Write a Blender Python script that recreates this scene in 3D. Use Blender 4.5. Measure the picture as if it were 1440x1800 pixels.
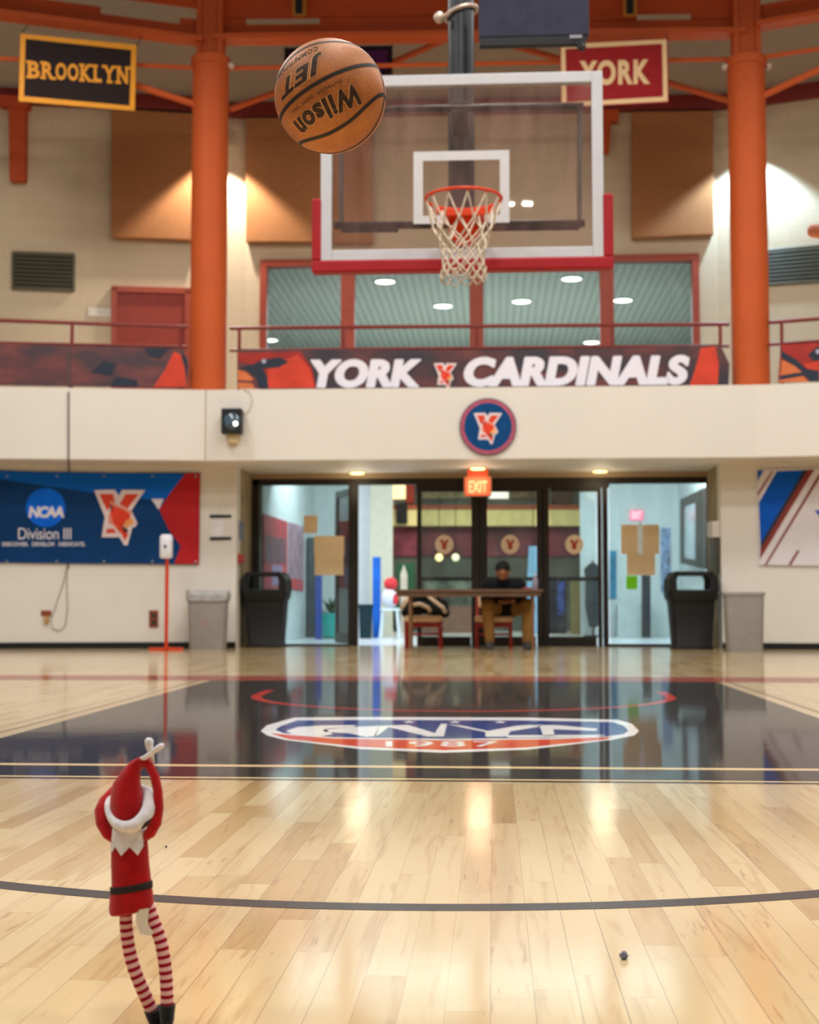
import bpy, bmesh, math, random
from mathutils import Vector, Matrix, Euler
random.seed(7)
for o in list(bpy.data.objects): bpy.data.objects.remove(o, do_unlink=True)
SC = bpy.context.scene
COL = SC.collection
# ------------------------------------------------------------------ camera, light, exposure
FPX, CAMH = 2450.0, 0.55                       # focal length in pixels of the 1440 wide frame
PITCH = math.atan(161 / FPX)
YAW = math.atan(148 / FPX * math.cos(PITCH))
cam_d = bpy.data.cameras.new('camera'); cam = bpy.data.objects.new('camera', cam_d); COL.objects.link(cam)
cam.location = (0, 0, CAMH); cam.rotation_euler = (math.pi / 2 + PITCH, 0, YAW)
cam_d.sensor_fit = 'HORIZONTAL'; cam_d.sensor_width = 24.0; cam_d.lens = FPX / 1440 * 24.0
cam_d.clip_start = 0.05; cam_d.clip_end = 200
cam_d.dof.use_dof = True; cam_d.dof.focus_distance = 2.75; cam_d.dof.aperture_fstop = 5.0
SC.camera = cam
SC.view_settings.view_transform = 'Standard'; SC.view_settings.look = 'None'
SC.view_settings.gamma = 1.0; SC.view_settings.use_curve_mapping = False
SC.view_settings.exposure = 0.0
try: SC.cycles.use_denoising = True
except Exception: pass
SC.cycles.sample_clamp_indirect = 6.0
SC.cycles.max_bounces = 8; SC.cycles.transparent_max_bounces = 16
W = bpy.data.worlds.new('hall_ambient'); SC.world = W; W.use_nodes = True
bg = W.node_tree.nodes['Background']; bg.inputs[0].default_value = (1.0, 0.965, 0.93, 1); bg.inputs[1].default_value = 0.21
def lamp(name, kind, loc, energy, color=(1, 1, 1), size=1.0, rot=(0, 0, 0), **k):
    d = bpy.data.lights.new(name, kind); d.energy = energy; d.color = color
    if kind == 'AREA':
        d.shape = 'RECTANGLE'; d.size = size if not isinstance(size, tuple) else size[0]; d.size_y = size if not isinstance(size, tuple) else size[1]
    elif kind in ('POINT', 'SPOT'): d.shadow_soft_size = size
    for a, v in k.items(): setattr(d, a, v)
    o = bpy.data.objects.new(name, d); COL.objects.link(o); o.location = loc; o.rotation_euler = rot
    return o
# high-bay lamps under the roof, in rows over the court
for lx in (-5.0, 0.0, 5.0):
    for ly in (0.4, 4.6, 8.8, 13.0):
        lamp('high_bay_lamp', 'AREA', (lx, ly, 7.7), 180, (1.0, 0.965, 0.91), 1.0)
for lx in (0.30, 0.62): lamp('far_hall_lamp', 'AREA', (lx, -6.4, 7.6), 12, (1.0, 0.97, 0.9), 0.17)
# wall downlights behind the two columns (upper gallery)
lamp('gallery_downlight', 'SPOT', (-3.72, 18.40, 6.80), 480, (1.0, 0.96, 0.88), 0.07, (math.radians(4), 0, 0), spot_size=math.radians(104), spot_blend=0.35)
lamp('gallery_downlight', 'SPOT', (3.46, 18.45, 6.70), 520, (0.47, 0.74, 1.0), 0.07, (math.radians(4), 0, 0), spot_size=math.radians(112), spot_blend=0.35)
# lobby behind the doors
lamp('lobby_ceiling_lamp', 'AREA', (-2.6, 20.4, 3.15), 165, (0.82, 0.93, 1.0), (1.6, 1.6))
lamp('lobby_ceiling_lamp', 'AREA', (2.2, 20.4, 3.15), 215, (0.80, 0.93, 1.0), (1.6, 1.6))
lamp('lobby_ceiling_lamp', 'AREA', (-0.3, 25.6, 3.5), 200, (1.0, 0.93, 0.75), (3.0, 1.6))
# room behind the gallery window
lamp('upper_room_lamp', 'AREA', (-0.2, 23.5, 5.25), 370, (0.95, 0.98, 1.0), (6.0, 5.0))
# ------------------------------------------------------------------ camera-ray helpers: a pixel of the photo on a real plane
_f = Vector((-math.sin(YAW) * math.cos(PITCH), math.cos(YAW) * math.cos(PITCH), math.sin(PITCH)))
_r = Vector((math.cos(YAW), math.sin(YAW), 0)); _u = _r.cross(_f); EYE = Vector((0, 0, CAMH))
def ray(x, y): return _f + _r * ((x - 720) / FPX) + _u * ((900 - y) / FPX)
def at(x, y, Y): d = ray(x, y); return EYE + d * (Y / d.y)
def fl(x, y, z=0.0): d = ray(x, y); return EYE + d * ((z - CAMH) / d.z)
def onpl(x, y, P, N): d = ray(x, y); return EYE + d * ((P - EYE).dot(N) / d.dot(N))
# ------------------------------------------------------------------ materials
def lin(c): c /= 255.0; return c / 12.92 if c <= 0.04045 else ((c + 0.055) / 1.055) ** 2.4
def rgb(r, g, b): return (lin(r), lin(g), lin(b), 1.0)
MATS = {}
def mat(name, col, rough=0.6, metal=0.0, var=0.06, scale=8.0, bump=0.0, bscale=60.0, emit=0.0, ecol=None, coat=0.0, spec=0.3, sheen=0.0):
    if name in MATS: return MATS[name]
    m = bpy.data.materials.new(name); m.use_nodes = True; nt = m.node_tree; b = nt.nodes['Principled BSDF']
    c = rgb(*col)
    b.inputs['Roughness'].default_value = rough; b.inputs['Metallic'].default_value = metal
    b.inputs['Coat Weight'].default_value = coat; b.inputs['Specular IOR Level'].default_value = spec
    if sheen: b.inputs['Sheen Weight'].default_value = sheen
    tc = nt.nodes.new('ShaderNodeTexCoord')
    if var > 0:
        n = nt.nodes.new('ShaderNodeTexNoise'); n.inputs['Scale'].default_value = scale; n.inputs['Detail'].default_value = 4
        nt.links.new(tc.outputs['Object'], n.inputs['Vector'])
        r = nt.nodes.new('ShaderNodeValToRGB'); nt.links.new(n.outputs['Fac'], r.inputs['Fac'])
        r.color_ramp.elements[0].position = 0.3; r.color_ramp.elements[1].position = 0.7
        r.color_ramp.elements[0].color = tuple(max(0, x * (1 - var * 2)) for x in c[:3]) + (1,)
        r.color_ramp.elements[1].color = tuple(min(1, x * (1 + var)) for x in c[:3]) + (1,)
        nt.links.new(r.outputs['Color'], b.inputs['Base Color'])
    else: b.inputs['Base Color'].default_value = c
    if bump > 0:
        n2 = nt.nodes.new('ShaderNodeTexNoise'); n2.inputs['Scale'].default_value = bscale; n2.inputs['Detail'].default_value = 3
        nt.links.new(tc.outputs['Object'], n2.inputs['Vector'])
        bp = nt.nodes.new('ShaderNodeBump'); bp.inputs['Strength'].default_value = bump; bp.inputs['Distance'].default_value = 0.01
        nt.links.new(n2.outputs['Fac'], bp.inputs['Height']); nt.links.new(bp.outputs['Normal'], b.inputs['Normal'])
    if emit > 0:
        b.inputs['Emission Color'].default_value = rgb(*(ecol or col)); b.inputs['Emission Strength'].default_value = emit
    MATS[name] = m; return m
def glass(name, tint, dust_sheen, dust_sheen_col, ior=1.45):
    m = bpy.data.materials.new(name); m.use_nodes = True; nt = m.node_tree; nt.nodes.clear()
    out = nt.nodes.new('ShaderNodeOutputMaterial'); tr = nt.nodes.new('ShaderNodeBsdfTransparent'); gl = nt.nodes.new('ShaderNodeBsdfGlossy')
    df = nt.nodes.new('ShaderNodeBsdfDiffuse'); fr = nt.nodes.new('ShaderNodeFresnel'); m1 = nt.nodes.new('ShaderNodeMixShader'); m2 = nt.nodes.new('ShaderNodeMixShader')
    tr.inputs[0].default_value = rgb(*tint); gl.inputs['Roughness'].default_value = 0.02; df.inputs[0].default_value = rgb(*dust_sheen_col); fr.inputs[0].default_value = ior
    n = nt.nodes.new('ShaderNodeTexNoise'); tc = nt.nodes.new('ShaderNodeTexCoord'); mp = nt.nodes.new('ShaderNodeMapping')
    mp.inputs['Scale'].default_value = (5, 5, 1.2); nt.links.new(tc.outputs['Object'], mp.inputs[0]); nt.links.new(mp.outputs[0], n.inputs['Vector'])
    n.inputs['Scale'].default_value = 1.6; n.inputs['Detail'].default_value = 4
    mr = nt.nodes.new('ShaderNodeMapRange'); mr.inputs[1].default_value = 0.3; mr.inputs[2].default_value = 0.7; mr.inputs[3].default_value = dust_sheen * 0.2; mr.inputs[4].default_value = dust_sheen * 2.1  # patchy diffuse veil: dust on the panes, painted reflection on the backboard
    nt.links.new(n.outputs['Fac'], mr.inputs[0]); nt.links.new(mr.outputs[0], m1.inputs[0])
    nt.links.new(tr.outputs[0], m1.inputs[1]); nt.links.new(df.outputs[0], m1.inputs[2])
    nt.links.new(fr.outputs[0], m2.inputs[0]); nt.links.new(m1.outputs[0], m2.inputs[1]); nt.links.new(gl.outputs[0], m2.inputs[2]); nt.links.new(m2.outputs[0], out.inputs[0])
    MATS[name] = m; return m
# ------------------------------------------------------------------ mesh builder
class MB:
    def __init__(s): s.v = []; s.f = []; s.a = []; s.m = []
    def add(s, vs, fs, al=None, mi=0):
        b = len(s.v); s.v += [tuple(p) for p in vs]; s.a += al if al else [0.0] * len(vs)
        s.f += [tuple(i + b for i in f) for f in fs]; s.m += [mi] * len(fs); return s
    def box(s, lo, hi, M=None, mi=0):
        x0, y0, z0 = lo; x1, y1, z1 = hi
        vs = [Vector(p) for p in ((x0, y0, z0), (x1, y0, z0), (x1, y1, z0), (x0, y1, z0), (x0, y0, z1), (x1, y0, z1), (x1, y1, z1), (x0, y1, z1))]
        if M is not None: vs = [M @ v for v in vs]
        return s.add(vs, [(0, 3, 2, 1), (4, 5, 6, 7), (0, 1, 5, 4), (1, 2, 6, 5), (2, 3, 7, 6), (3, 0, 4, 7)], mi=mi)
    def prism(s, poly, ext, mi=0):
        n = len(poly); P = [Vector(p) for p in poly]; E = Vector(ext); nn = Vector((0, 0, 0))
        for i in range(n): nn += P[i].cross(P[(i + 1) % n])
        if nn.dot(E) < 0: P.reverse()
        vs = P + [p + E for p in P]
        fs = [tuple(range(n - 1, -1, -1)), tuple(range(n, 2 * n))] + [(i, (i + 1) % n, n + (i + 1) % n, n + i) for i in range(n)]
        return s.add(vs, fs, mi=mi)
    def poly(s, pts, mi=0): return s.add(pts, [tuple(range(len(pts)))], mi=mi)
    def tube(s, pts, rad, n=10, closed=False, caps=True, flat=1.0, up=None, mi=0, a0=0.0):
        P = [Vector(p) for p in pts]; k = len(P); R = rad if isinstance(rad, (list, tuple)) else [rad] * k
        vs = []; al = []; prev = None; acc = a0
        for i in range(k):
            if closed: t = P[(i + 1) % k] - P[(i - 1) % k]
            else: t = P[min(i + 1, k - 1)] - P[max(i - 1, 0)]
            t.normalize()
            if prev is None:
                q = Vector(up) if up is not None else (Vector((0, 0, 1)) if abs(t.z) < 0.9 else Vector((0, 1, 0)))
            else: q = prev
            q = q - t * q.dot(t)
            if q.length < 1e-6: q = t.orthogonal()
            q.normalize(); prev = q; b = t.cross(q)
            if i: acc += (P[i] - P[i - 1]).length
            for j in range(n):
                a = 2 * math.pi * j / n; vs.append(P[i] + (b * math.cos(a) + q * math.sin(a) * flat) * R[i]); al.append(acc)
        fs = []
        for i in range(k if closed else k - 1):
            i2 = (i + 1) % k
            for j in range(n): fs.append((i * n + j, i * n + (j + 1) % n, i2 * n + (j + 1) % n, i2 * n + j))
        if caps and not closed: fs += [tuple(range(n - 1, -1, -1)), tuple((k - 1) * n + j for j in range(n))]
        return s.add(vs, fs, al, mi)
    def cyl(s, p0, p1, r0, r1=None, n=20, mi=0): return s.tube([p0, p1], [r0, r0 if r1 is None else r1], n, mi=mi)
    def ball(s, c, r, n=16, m=10, sc=(1, 1, 1), M=None, mi=0):
        c = Vector(c); vs = []; fs = []
        for i in range(m + 1):
            th = math.pi * i / m
            for j in range(n):
                ph = 2 * math.pi * j / n; d = Vector((math.sin(th) * math.cos(ph) * sc[0], math.sin(th) * math.sin(ph) * sc[1], math.cos(th) * sc[2])) * r
                vs.append(c + (M @ d if M is not None else d))
        for i in range(m):
            for j in range(n): fs.append((i * n + j, (i + 1) * n + j, (i + 1) * n + (j + 1) % n, i * n + (j + 1) % n))
        return s.add(vs, fs, mi=mi)
    def loft(s, rings, caps=(True, True), mi=0):
        n = len(rings[0]); vs = [p for r in rings for p in r]; fs = []
        for i in range(len(rings) - 1):
            for j in range(n): fs.append((i * n + j, i * n + (j + 1) % n, (i + 1) * n + (j + 1) % n, (i + 1) * n + j))
        if caps[0]: fs.append(tuple(range(n - 1, -1, -1)))
        if caps[1]: fs.append(tuple((len(rings) - 1) * n + j for j in range(n)))
        return s.add(vs, fs, mi=mi)
    def build(s, name, m, parent=None, smooth=None, bevel=0.0, sub=0, remesh=0.0, origin=None, along=False):
        me = bpy.data.meshes.new(name)
        off = Vector(origin) if origin is not None else (Vector((0, 0, 0)))
        if parent is not None:
            off = Vector((0, 0, 0)); q = parent
            while q is not None: off += q.location; q = q.parent
        me.from_pydata([tuple(Vector(v) - off) for v in s.v], [], s.f)
        ms = m if isinstance(m, (list, tuple)) else [m]
        for q in ms: me.materials.append(q)
        if len(ms) > 1: me.polygons.foreach_set('material_index', s.m)
        if along:
            at_ = me.attributes.new('along', 'FLOAT', 'POINT'); at_.data.foreach_set('value', s.a)
        bm = bmesh.new(); bm.from_mesh(me)
        if remesh == 0: bmesh.ops.remove_doubles(bm, verts=bm.verts, dist=1e-7) if False else None
        bmesh.ops.recalc_face_normals(bm, faces=bm.faces); bm.to_mesh(me); bm.free()
        o = bpy.data.objects.new(name, me); COL.objects.link(o)
        if parent is not None: o.parent = parent
        elif origin is not None: o.location = off
        if smooth is not None:
            for p in me.polygons: p.use_smooth = True
            if remesh == 0 and smooth < 170: me.set_sharp_from_angle(angle=math.radians(smooth))
        if remesh > 0:
            md = o.modifiers.new('remesh', 'REMESH'); md.mode = 'VOXEL'; md.voxel_size = remesh; md.use_smooth_shade = True
            ms_ = o.modifiers.new('smooth', 'SMOOTH'); ms_.factor = 0.5; ms_.iterations = 4
        if bevel > 0:
            md = o.modifiers.new('bevel', 'BEVEL'); md.width = bevel; md.segments = 2; md.limit_method = 'ANGLE'; md.angle_limit = math.radians(40)
        if sub:
            md = o.modifiers.new('sub', 'SUBSURF'); md.levels = sub; md.render_levels = sub
        return o
def tag(o, label, cat, group=None, kind=None):
    o['label'] = label; o['category'] = cat
    if group: o['group'] = group
    if kind: o['kind'] = kind
    return o
def thing(name, label, cat, loc=(0, 0, 0), group=None):
    o = bpy.data.objects.new(name, None); COL.objects.link(o); o.location = loc; o.empty_display_size = 0.1
    o.matrix_world = Matrix.Translation(Vector(loc))
    return tag(o, label, cat, group)
def struct(o, label=None, cat=None):
    o['kind'] = 'structure'
    if label: o['label'] = label
    if cat: o['category'] = cat
    return o
def rrect(cx, cy, z, w, d, r, k=4):
    pts = []
    for (sx, sy, a0) in ((1, 1, 0), (-1, 1, 90), (-1, -1, 180), (1, -1, 270)):
        for i in range(k + 1):
            a = math.radians(a0 + 90 * i / k); pts.append((cx + sx * (w / 2 - r) + r * math.cos(a), cy + sy * (d / 2 - r) + r * math.sin(a), z))
    return pts
def arc2(cx, cy, r, a0, a1, n): return [(cx + r * math.cos(math.radians(a0 + (a1 - a0) * i / n)), cy + r * math.sin(math.radians(a0 + (a1 - a0) * i / n))) for i in range(n + 1)]
# flat lettering: outlines of the built-in face, fitted to a unit square
_tx = {}
def text_geo(txt, bold=0.02, shear=0.0, space=1.0):
    key = (txt, bold, shear, space)
    if key in _tx: return _tx[key]
    c = bpy.data.curves.new('lettering', 'FONT'); c.body = txt; c.offset = bold; c.shear = shear; c.space_character = space; c.fill_mode = 'FRONT'; c.resolution_u = 6
    o = bpy.data.objects.new('lettering', c); COL.objects.link(o); dg = bpy.context.evaluated_depsgraph_get(); dg.update()
    me = bpy.data.meshes.new_from_object(o.evaluated_get(dg)); vs = [v.co.copy() for v in me.vertices]; fs = [tuple(p.vertices) for p in me.polygons]
    bpy.data.objects.remove(o, do_unlink=True); bpy.data.meshes.remove(me); bpy.data.curves.remove(c)
    x0 = min(v.x for v in vs); x1 = max(v.x for v in vs); y0 = min(v.y for v in vs); y1 = max(v.y for v in vs)
    vs = [((v.x - x0) / (x1 - x0), (v.y - y0) / (y1 - y0)) for v in vs]
    _tx[key] = (vs, fs); return _tx[key]
def text_on(mb, txt, fn, bold=0.02, shear=0.0, space=1.0, mi=0):
    vs, fs = text_geo(txt, bold, shear, space); mb.add([fn(s, t) for s, t in vs], fs, mi=mi)
def px_text(mb, txt, x0, y0, x1, y1, pl, dy0=0.0, **k):
    # rectangle of pixels x0..x1, y0 (top) .. y1 (bottom); dy0 is the drop of the right end
    text_on(mb, txt, lambda s, t: pl(x0 + (x1 - x0) * s, y1 + (y0 - y1) * t + dy0 * s), **k)
def plane_Y(Y): return lambda x, y: at(x, y, Y)
# ------------------------------------------------------------------ structure materials
cream = mat('cream_paint', (219, 212, 202), 0.55, var=0.015, scale=1.2)
cream_low = mat('cream_paint_lower', (219, 213, 204), 0.6, var=0.02, scale=1.5)
orange = mat('orange_steel_paint', (188, 82, 32), 0.62, var=0.04, scale=2.0)
orange_dk = mat('rust_orange_beam_paint', (178, 68, 18), 0.65, var=0.05, scale=2.0)
dkred = mat('dark_red_steel_paint', (120, 34, 22), 0.5, var=0.05)
redbrown = mat('red_brown_frame_paint', (150, 62, 40), 0.45, var=0.05)
railred = mat('maroon_rail_paint', (120, 42, 34), 0.4)
beige = mat('beige_soffit', (158, 136, 108), 0.7, var=0.05, scale=2)
black = mat('black_rubber', (22, 21, 20), 0.5)
bronze = mat('dark_bronze_aluminium', (38, 31, 24), 0.45, var=0.08)
whitep = mat('white_enamel', (214, 214, 214), 0.35, var=0.02)
darkgrey = mat('dark_grey_steel', (52, 53, 56), 0.38, metal=0.5)
concrete = mat('bare_concrete', (164, 146, 112), 0.8, var=0.16, scale=4)
def block_mat():
    m = bpy.data.materials.new('painted_block_wall'); m.use_nodes = True; nt = m.node_tree; b = nt.nodes['Principled BSDF']
    tc = nt.nodes.new('ShaderNodeTexCoord'); sp = nt.nodes.new('ShaderNodeSeparateXYZ'); cb = nt.nodes.new('ShaderNodeCombineXYZ')
    nt.links.new(tc.outputs['Object'], sp.inputs[0]); nt.links.new(sp.outputs[0], cb.inputs[0]); nt.links.new(sp.outputs[2], cb.inputs[1])
    br = nt.nodes.new('ShaderNodeTexBrick'); nt.links.new(cb.outputs[0], br.inputs['Vector'])
    br.inputs['Scale'].default_value = 1; br.inputs['Brick Width'].default_value = 0.4; br.inputs['Row Height'].default_value = 0.2; br.inputs['Mortar Size'].default_value = 0.006
    br.inputs['Color1'].default_value = rgb(190, 169, 139); br.inputs['Color2'].default_value = rgb(187, 166, 136); br.inputs['Mortar'].default_value = rgb(181, 160, 131)
    nt.links.new(br.outputs['Color'], b.inputs['Base Color']); b.inputs['Roughness'].default_value = 0.65
    bp = nt.nodes.new('ShaderNodeBump'); bp.inputs['Strength'].default_value = 0.15; bp.inputs['Distance'].default_value = 0.003; bp.invert = True
    nt.links.new(br.outputs['Fac'], bp.inputs['Height']); nt.links.new(bp.outputs['Normal'], b.inputs['Normal']); return m
block = block_mat()
def wood_mat():
    m = bpy.data.materials.new('maple_strip_floor'); m.use_nodes = True; nt = m.node_tree; L = nt.links; b = nt.nodes['Principled BSDF']
    def N(t, **k):
        n = nt.nodes.new(t)
        for a, v in k.items(): setattr(n, a, v)
        return n
    def M(op, a, c=None, d=None):
        n = N('ShaderNodeMath', operation=op)
        for i, q in enumerate((a, c, d)):
            if q is None: continue
            if isinstance(q, (int, float)): n.inputs[i].default_value = q
            else: L.new(q, n.inputs[i])
        return n.outputs[0]
    tc = N('ShaderNodeTexCoord'); sp = N('ShaderNodeSeparateXYZ'); L.new(tc.outputs['Object'], sp.inputs[0])
    X, Y = sp.outputs[0], sp.outputs[1]; BW = 0.0617
    xs = M('DIVIDE', M('ADD', X, 0.0068), BW); row = M('FLOOR', xs); fx = M('FRACT', xs)
    wr = N('ShaderNodeTexWhiteNoise', noise_dimensions='1D'); L.new(row, wr.inputs['W'])
    ys = M('DIVIDE', M('ADD', Y, M('MULTIPLY', wr.outputs['Value'], 7.3)), 0.78); seg = M('FLOOR', ys); fy = M('FRACT', ys)
    cb = N('ShaderNodeCombineXYZ'); L.new(row, cb.inputs[0]); L.new(seg, cb.inputs[1])
    wn = N('ShaderNodeTexWhiteNoise', noise_dimensions='2D'); L.new(cb.outputs[0], wn.inputs['Vector'])
    rp = N('ShaderNodeValToRGB'); L.new(wn.outputs['Value'], rp.inputs['Fac']); cr = rp.color_ramp
    cr.elements[0].position = 0.0; cr.elements[0].color = rgb(224, 196, 146); cr.elements[1].position = 1.0; cr.elements[1].color = rgb(190, 150, 86)
    e = cr.elements.new(0.55); e.color = rgb(218, 187, 134); e = cr.elements.new(0.82); e.color = rgb(207, 170, 112)
    # grain: stretched along the strip, shifted per board
    mp = N('ShaderNodeCombineXYZ'); L.new(M('MULTIPLY', X, 26), mp.inputs[0]); L.new(M('ADD', M('MULTIPLY', Y, 1.7), M('MULTIPLY', wn.outputs['Value'], 40)), mp.inputs[1]); L.new(M('MULTIPLY', wn.outputs['Value'], 90), mp.inputs[2])
    g = N('ShaderNodeTexNoise'); g.inputs['Scale'].default_value = 1.0; g.inputs['Detail'].default_value = 5; g.inputs['Distortion'].default_value = 1.4; L.new(mp.outputs[0], g.inputs['Vector'])
    gr = N('ShaderNodeValToRGB'); L.new(g.outputs['Fac'], gr.inputs['Fac']); gr.color_ramp.elements[0].position = 0.25; gr.color_ramp.elements[0].color = (0.66, 0.51, 0.31, 1); gr.color_ramp.elements[1].position = 0.47; gr.color_ramp.elements[1].color = (1, 1, 1, 1)
    mx = N('ShaderNodeMix', data_type='RGBA', blend_type='MULTIPLY'); mx.inputs[0].default_value = 0.75; L.new(rp.outputs[0], mx.inputs[6]); L.new(gr.outputs[0], mx.inputs[7])
    # mineral streaks: rare darker brown flecks
    mp2 = N('ShaderNodeCombineXYZ'); L.new(M('MULTIPLY', X, 75), mp2.inputs[0]); L.new(M('MULTIPLY', Y, 6), mp2.inputs[1]); L.new(M('MULTIPLY', wn.outputs['Value'], 33), mp2.inputs[2])
    g2 = N('ShaderNodeTexNoise'); g2.inputs['Scale'].default_value = 1.0; g2.inputs['Detail'].default_value = 3; L.new(mp2.outputs[0], g2.inputs['Vector'])
    mask = M('MULTIPLY', M('GREATER_THAN', wn.outputs['Value'], 0.4), M('SMOOTH_MIN', M('MULTIPLY', M('MAXIMUM', M('SUBTRACT', g2.outputs['Fac'], 0.635), 0.0), 7.0), 0.6, 0.1))
    mx2 = N('ShaderNodeMix', data_type='RGBA'); L.new(mask, mx2.inputs[0]); L.new(mx.outputs[2], mx2.inputs[6]); mx2.inputs[7].default_value = rgb(160, 108, 50)
    # joints
    jx = M('LESS_THAN', M('MINIMUM', fx, M('SUBTRACT', 1.0, fx)), M('ADD', 0.003, M('MULTIPLY', wr.outputs['Value'], 0.009))); jy = M('LESS_THAN', M('MINIMUM', fy, M('SUBTRACT', 1.0, fy)), 0.0008)
    j = M('MAXIMUM', jx, M('MULTIPLY', jy, 0.7))
    mx3 = N('ShaderNodeMix', data_type='RGBA'); L.new(M('MULTIPLY', j, 0.8), mx3.inputs[0]); L.new(mx2.outputs[2], mx3.inputs[6]); mx3.inputs[7].default_value = rgb(78, 52, 30)
    L.new(mx3.outputs[2], b.inputs['Base Color'])
    b.inputs['Roughness'].default_value = 0.36; b.inputs['Coat Weight'].default_value = 1.0; b.inputs['Coat Roughness'].default_value = 0.11; b.inputs['Specular IOR Level'].default_value = 0.5; b.inputs['Coat IOR'].default_value = 1.6
    nb = N('ShaderNodeTexNoise'); nb.inputs['Scale'].default_value = 5.0; nb.inputs['Detail'].default_value = 2; L.new(tc.outputs['Object'], nb.inputs['Vector'])
    bp = N('ShaderNodeBump'); bp.inputs['Strength'].default_value = 0.12; bp.inputs['Distance'].default_value = 0.004; L.new(nb.outputs['Fac'], bp.inputs['Height'])
    L.new(bp.outputs['Normal'], b.inputs['Coat Normal'])
    return m
wood = wood_mat()
def floor_paint(name, c, cr=0.055, ior=0.08):
    m = mat(name, c, 0.45, var=0.05, scale=3.0, coat=0.62, spec=ior); b = m.node_tree.nodes['Principled BSDF']; b.inputs['Coat Roughness'].default_value = cr
    nt = m.node_tree; tc = nt.nodes.new('ShaderNodeTexCoord'); nb = nt.nodes.new('ShaderNodeTexNoise'); nb.inputs['Scale'].default_value = 5; nt.links.new(tc.outputs['Object'], nb.inputs['Vector'])
    bp = nt.nodes.new('ShaderNodeBump'); bp.inputs['Strength'].default_value = 0.07; bp.inputs['Distance'].default_value = 0.004; nt.links.new(nb.outputs['Fac'], bp.inputs['Height']); nt.links.new(bp.outputs['Normal'], b.inputs['Coat Normal'])
    return m
lane_m = floor_paint('navy_black_lane_paint', (20, 20, 26)); tan_m = floor_paint('bare_maple_line', (224, 192, 144)); red_m = floor_paint('red_court_paint', (176, 44, 34)); line_m = floor_paint('charcoal_court_line', (46, 43, 48), 0.2)
blue_m = floor_paint('blue_emblem_paint', (24, 58, 122)); wht_m = floor_paint('white_emblem_paint', (228, 226, 226)); ored_m = floor_paint('orange_red_emblem_paint', (204, 66, 40)); outl_m = floor_paint('dark_outline_paint', (120, 96, 66))
# ------------------------------------------------------------------ plan of the hall
FY, WY, DY, UY, CYY = 16.43, 17.17, 18.2, 18.9, 16.78       # fascia, lower wall, doors, upper wall, columns
XL, XR = -3.42, 3.06                                          # where the facets turn
A9, A12, A18 = math.radians(9), math.radians(12), math.radians(18)
class Facet:
    def __init__(s, Y, x0, ang, side):
        s.P = Vector((x0, Y, 0)); s.d = Vector((side * math.cos(ang), -math.sin(ang), 0)); s.N = Vector((-s.d.y, s.d.x, 0))
        if s.N.y > 0: s.N = -s.N                              # towards the court
    def px(s, x, y, out=0.0): return onpl(x, y, s.P + s.N * out, s.N)
    def pt(s, t, z, out=0.0): p = s.P + s.d * t + s.N * out; return Vector((p.x, p.y, z))
def facets(Y, x0, x1, ang): return Facet(Y, x0, ang, -1), Facet(Y, x1, ang, 1)
FL_, FR_ = facets(FY, XL, XR, A9); WL_, WR_ = facets(WY, XL, XR, A9); RL_, RR_ = facets(16.62, XL, XR, A9)
UL_, UR_ = facets(UY, XL, XR, A12); BL_, BR_ = facets(CYY, XL, XR, A18)
# floor
mb = MB(); mb.poly([(-9, -3, 0), (9, -3, 0), (9, 18.25, 0), (-9, 18.25, 0)])
floor = struct(mb.build('floor', wood), 'glossy maple strip floor of the basketball court', 'floor')
def decal(name, polys, m, z):
    mb = MB()
    for p in polys: mb.poly([(q[0], q[1], z) for q in p])
    return mb.build(name, m, floor)
LX0, LX1, LY0, LY1 = -2.02, 1.557, 4.36, 10.15
decal('lane_outline', [[(LX0 - .10, LY0), (LX0 - .075, LY0), (LX0 - .075, LY1), (LX0 - .10, LY1)], [(LX1 + .10, LY0), (LX1 + .075, LY0), (LX1 + .075, LY1), (LX1 + .10, LY1)]], outl_m, .0004)
decal('lane_paint', [[(LX0, LY0), (LX1, LY0), (LX1, LY1), (LX0, LY1)]], lane_m, .0004)
decal('lane_border', [[(LX0, 4.71), (LX1, 4.71), (LX1, 4.765), (LX0, 4.765)], [(LX0, 4.395), (LX1, 4.395), (LX1, 4.425), (LX0, 4.425)]], tan_m, .0007)
decal('baseline_stripe', [[(-8.9, 9.95), (8.9, 9.95), (8.9, 10.6), (-8.9, 10.6)]], floor_paint('faded_red_baseline_paint', (142, 62, 50)), .0007)
def ring(cx, cy, r0, r1, a0, a1, n):
    return [[*arc2(cx, cy, r1, a0 + (a1 - a0) * i / n, a0 + (a1 - a0) * (i + 1) / n, 1), *reversed(arc2(cx, cy, r0, a0 + (a1 - a0) * i / n, a0 + (a1 - a0) * (i + 1) / n, 1))] for i in range(n)]
decal('free_throw_arc', ring(-.192, 4.603, 2.008, 2.066, 183, 357, 80), line_m, .0005)
RX, RYY = -.19, 8.42
decal('restricted_arc', ring(RX, RYY, 1.20, 1.26, 180, 360, 64) + [[(RX - 1.26, RYY), (RX - 1.20, RYY), (RX - 1.20, RYY + .42), (RX - 1.26, RYY + .42)], [(RX + 1.20, RYY), (RX + 1.26, RYY), (RX + 1.26, RYY + .42), (RX + 1.20, RYY + .42)]], red_m, .0007)
def lp(x, y, z): return fl(440 + x / 2.057, 1240 + y / 2.057, z)
def emb(name, polys, m, z):
    mb = MB()
    for p in polys: mb.poly([lp(x, y, z) for x, y in p])
    return mb.build(name, m, floor)
emb('emblem_shield', [[(38, 92), (60, 72), (160, 44), (400, 42), (1000, 44), (1330, 52), (1380, 66), (1406, 92), (1390, 108), (1310, 124), (1000, 160), (700, 171), (400, 158), (120, 124), (60, 108)]], wht_m, .0008)
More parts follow.
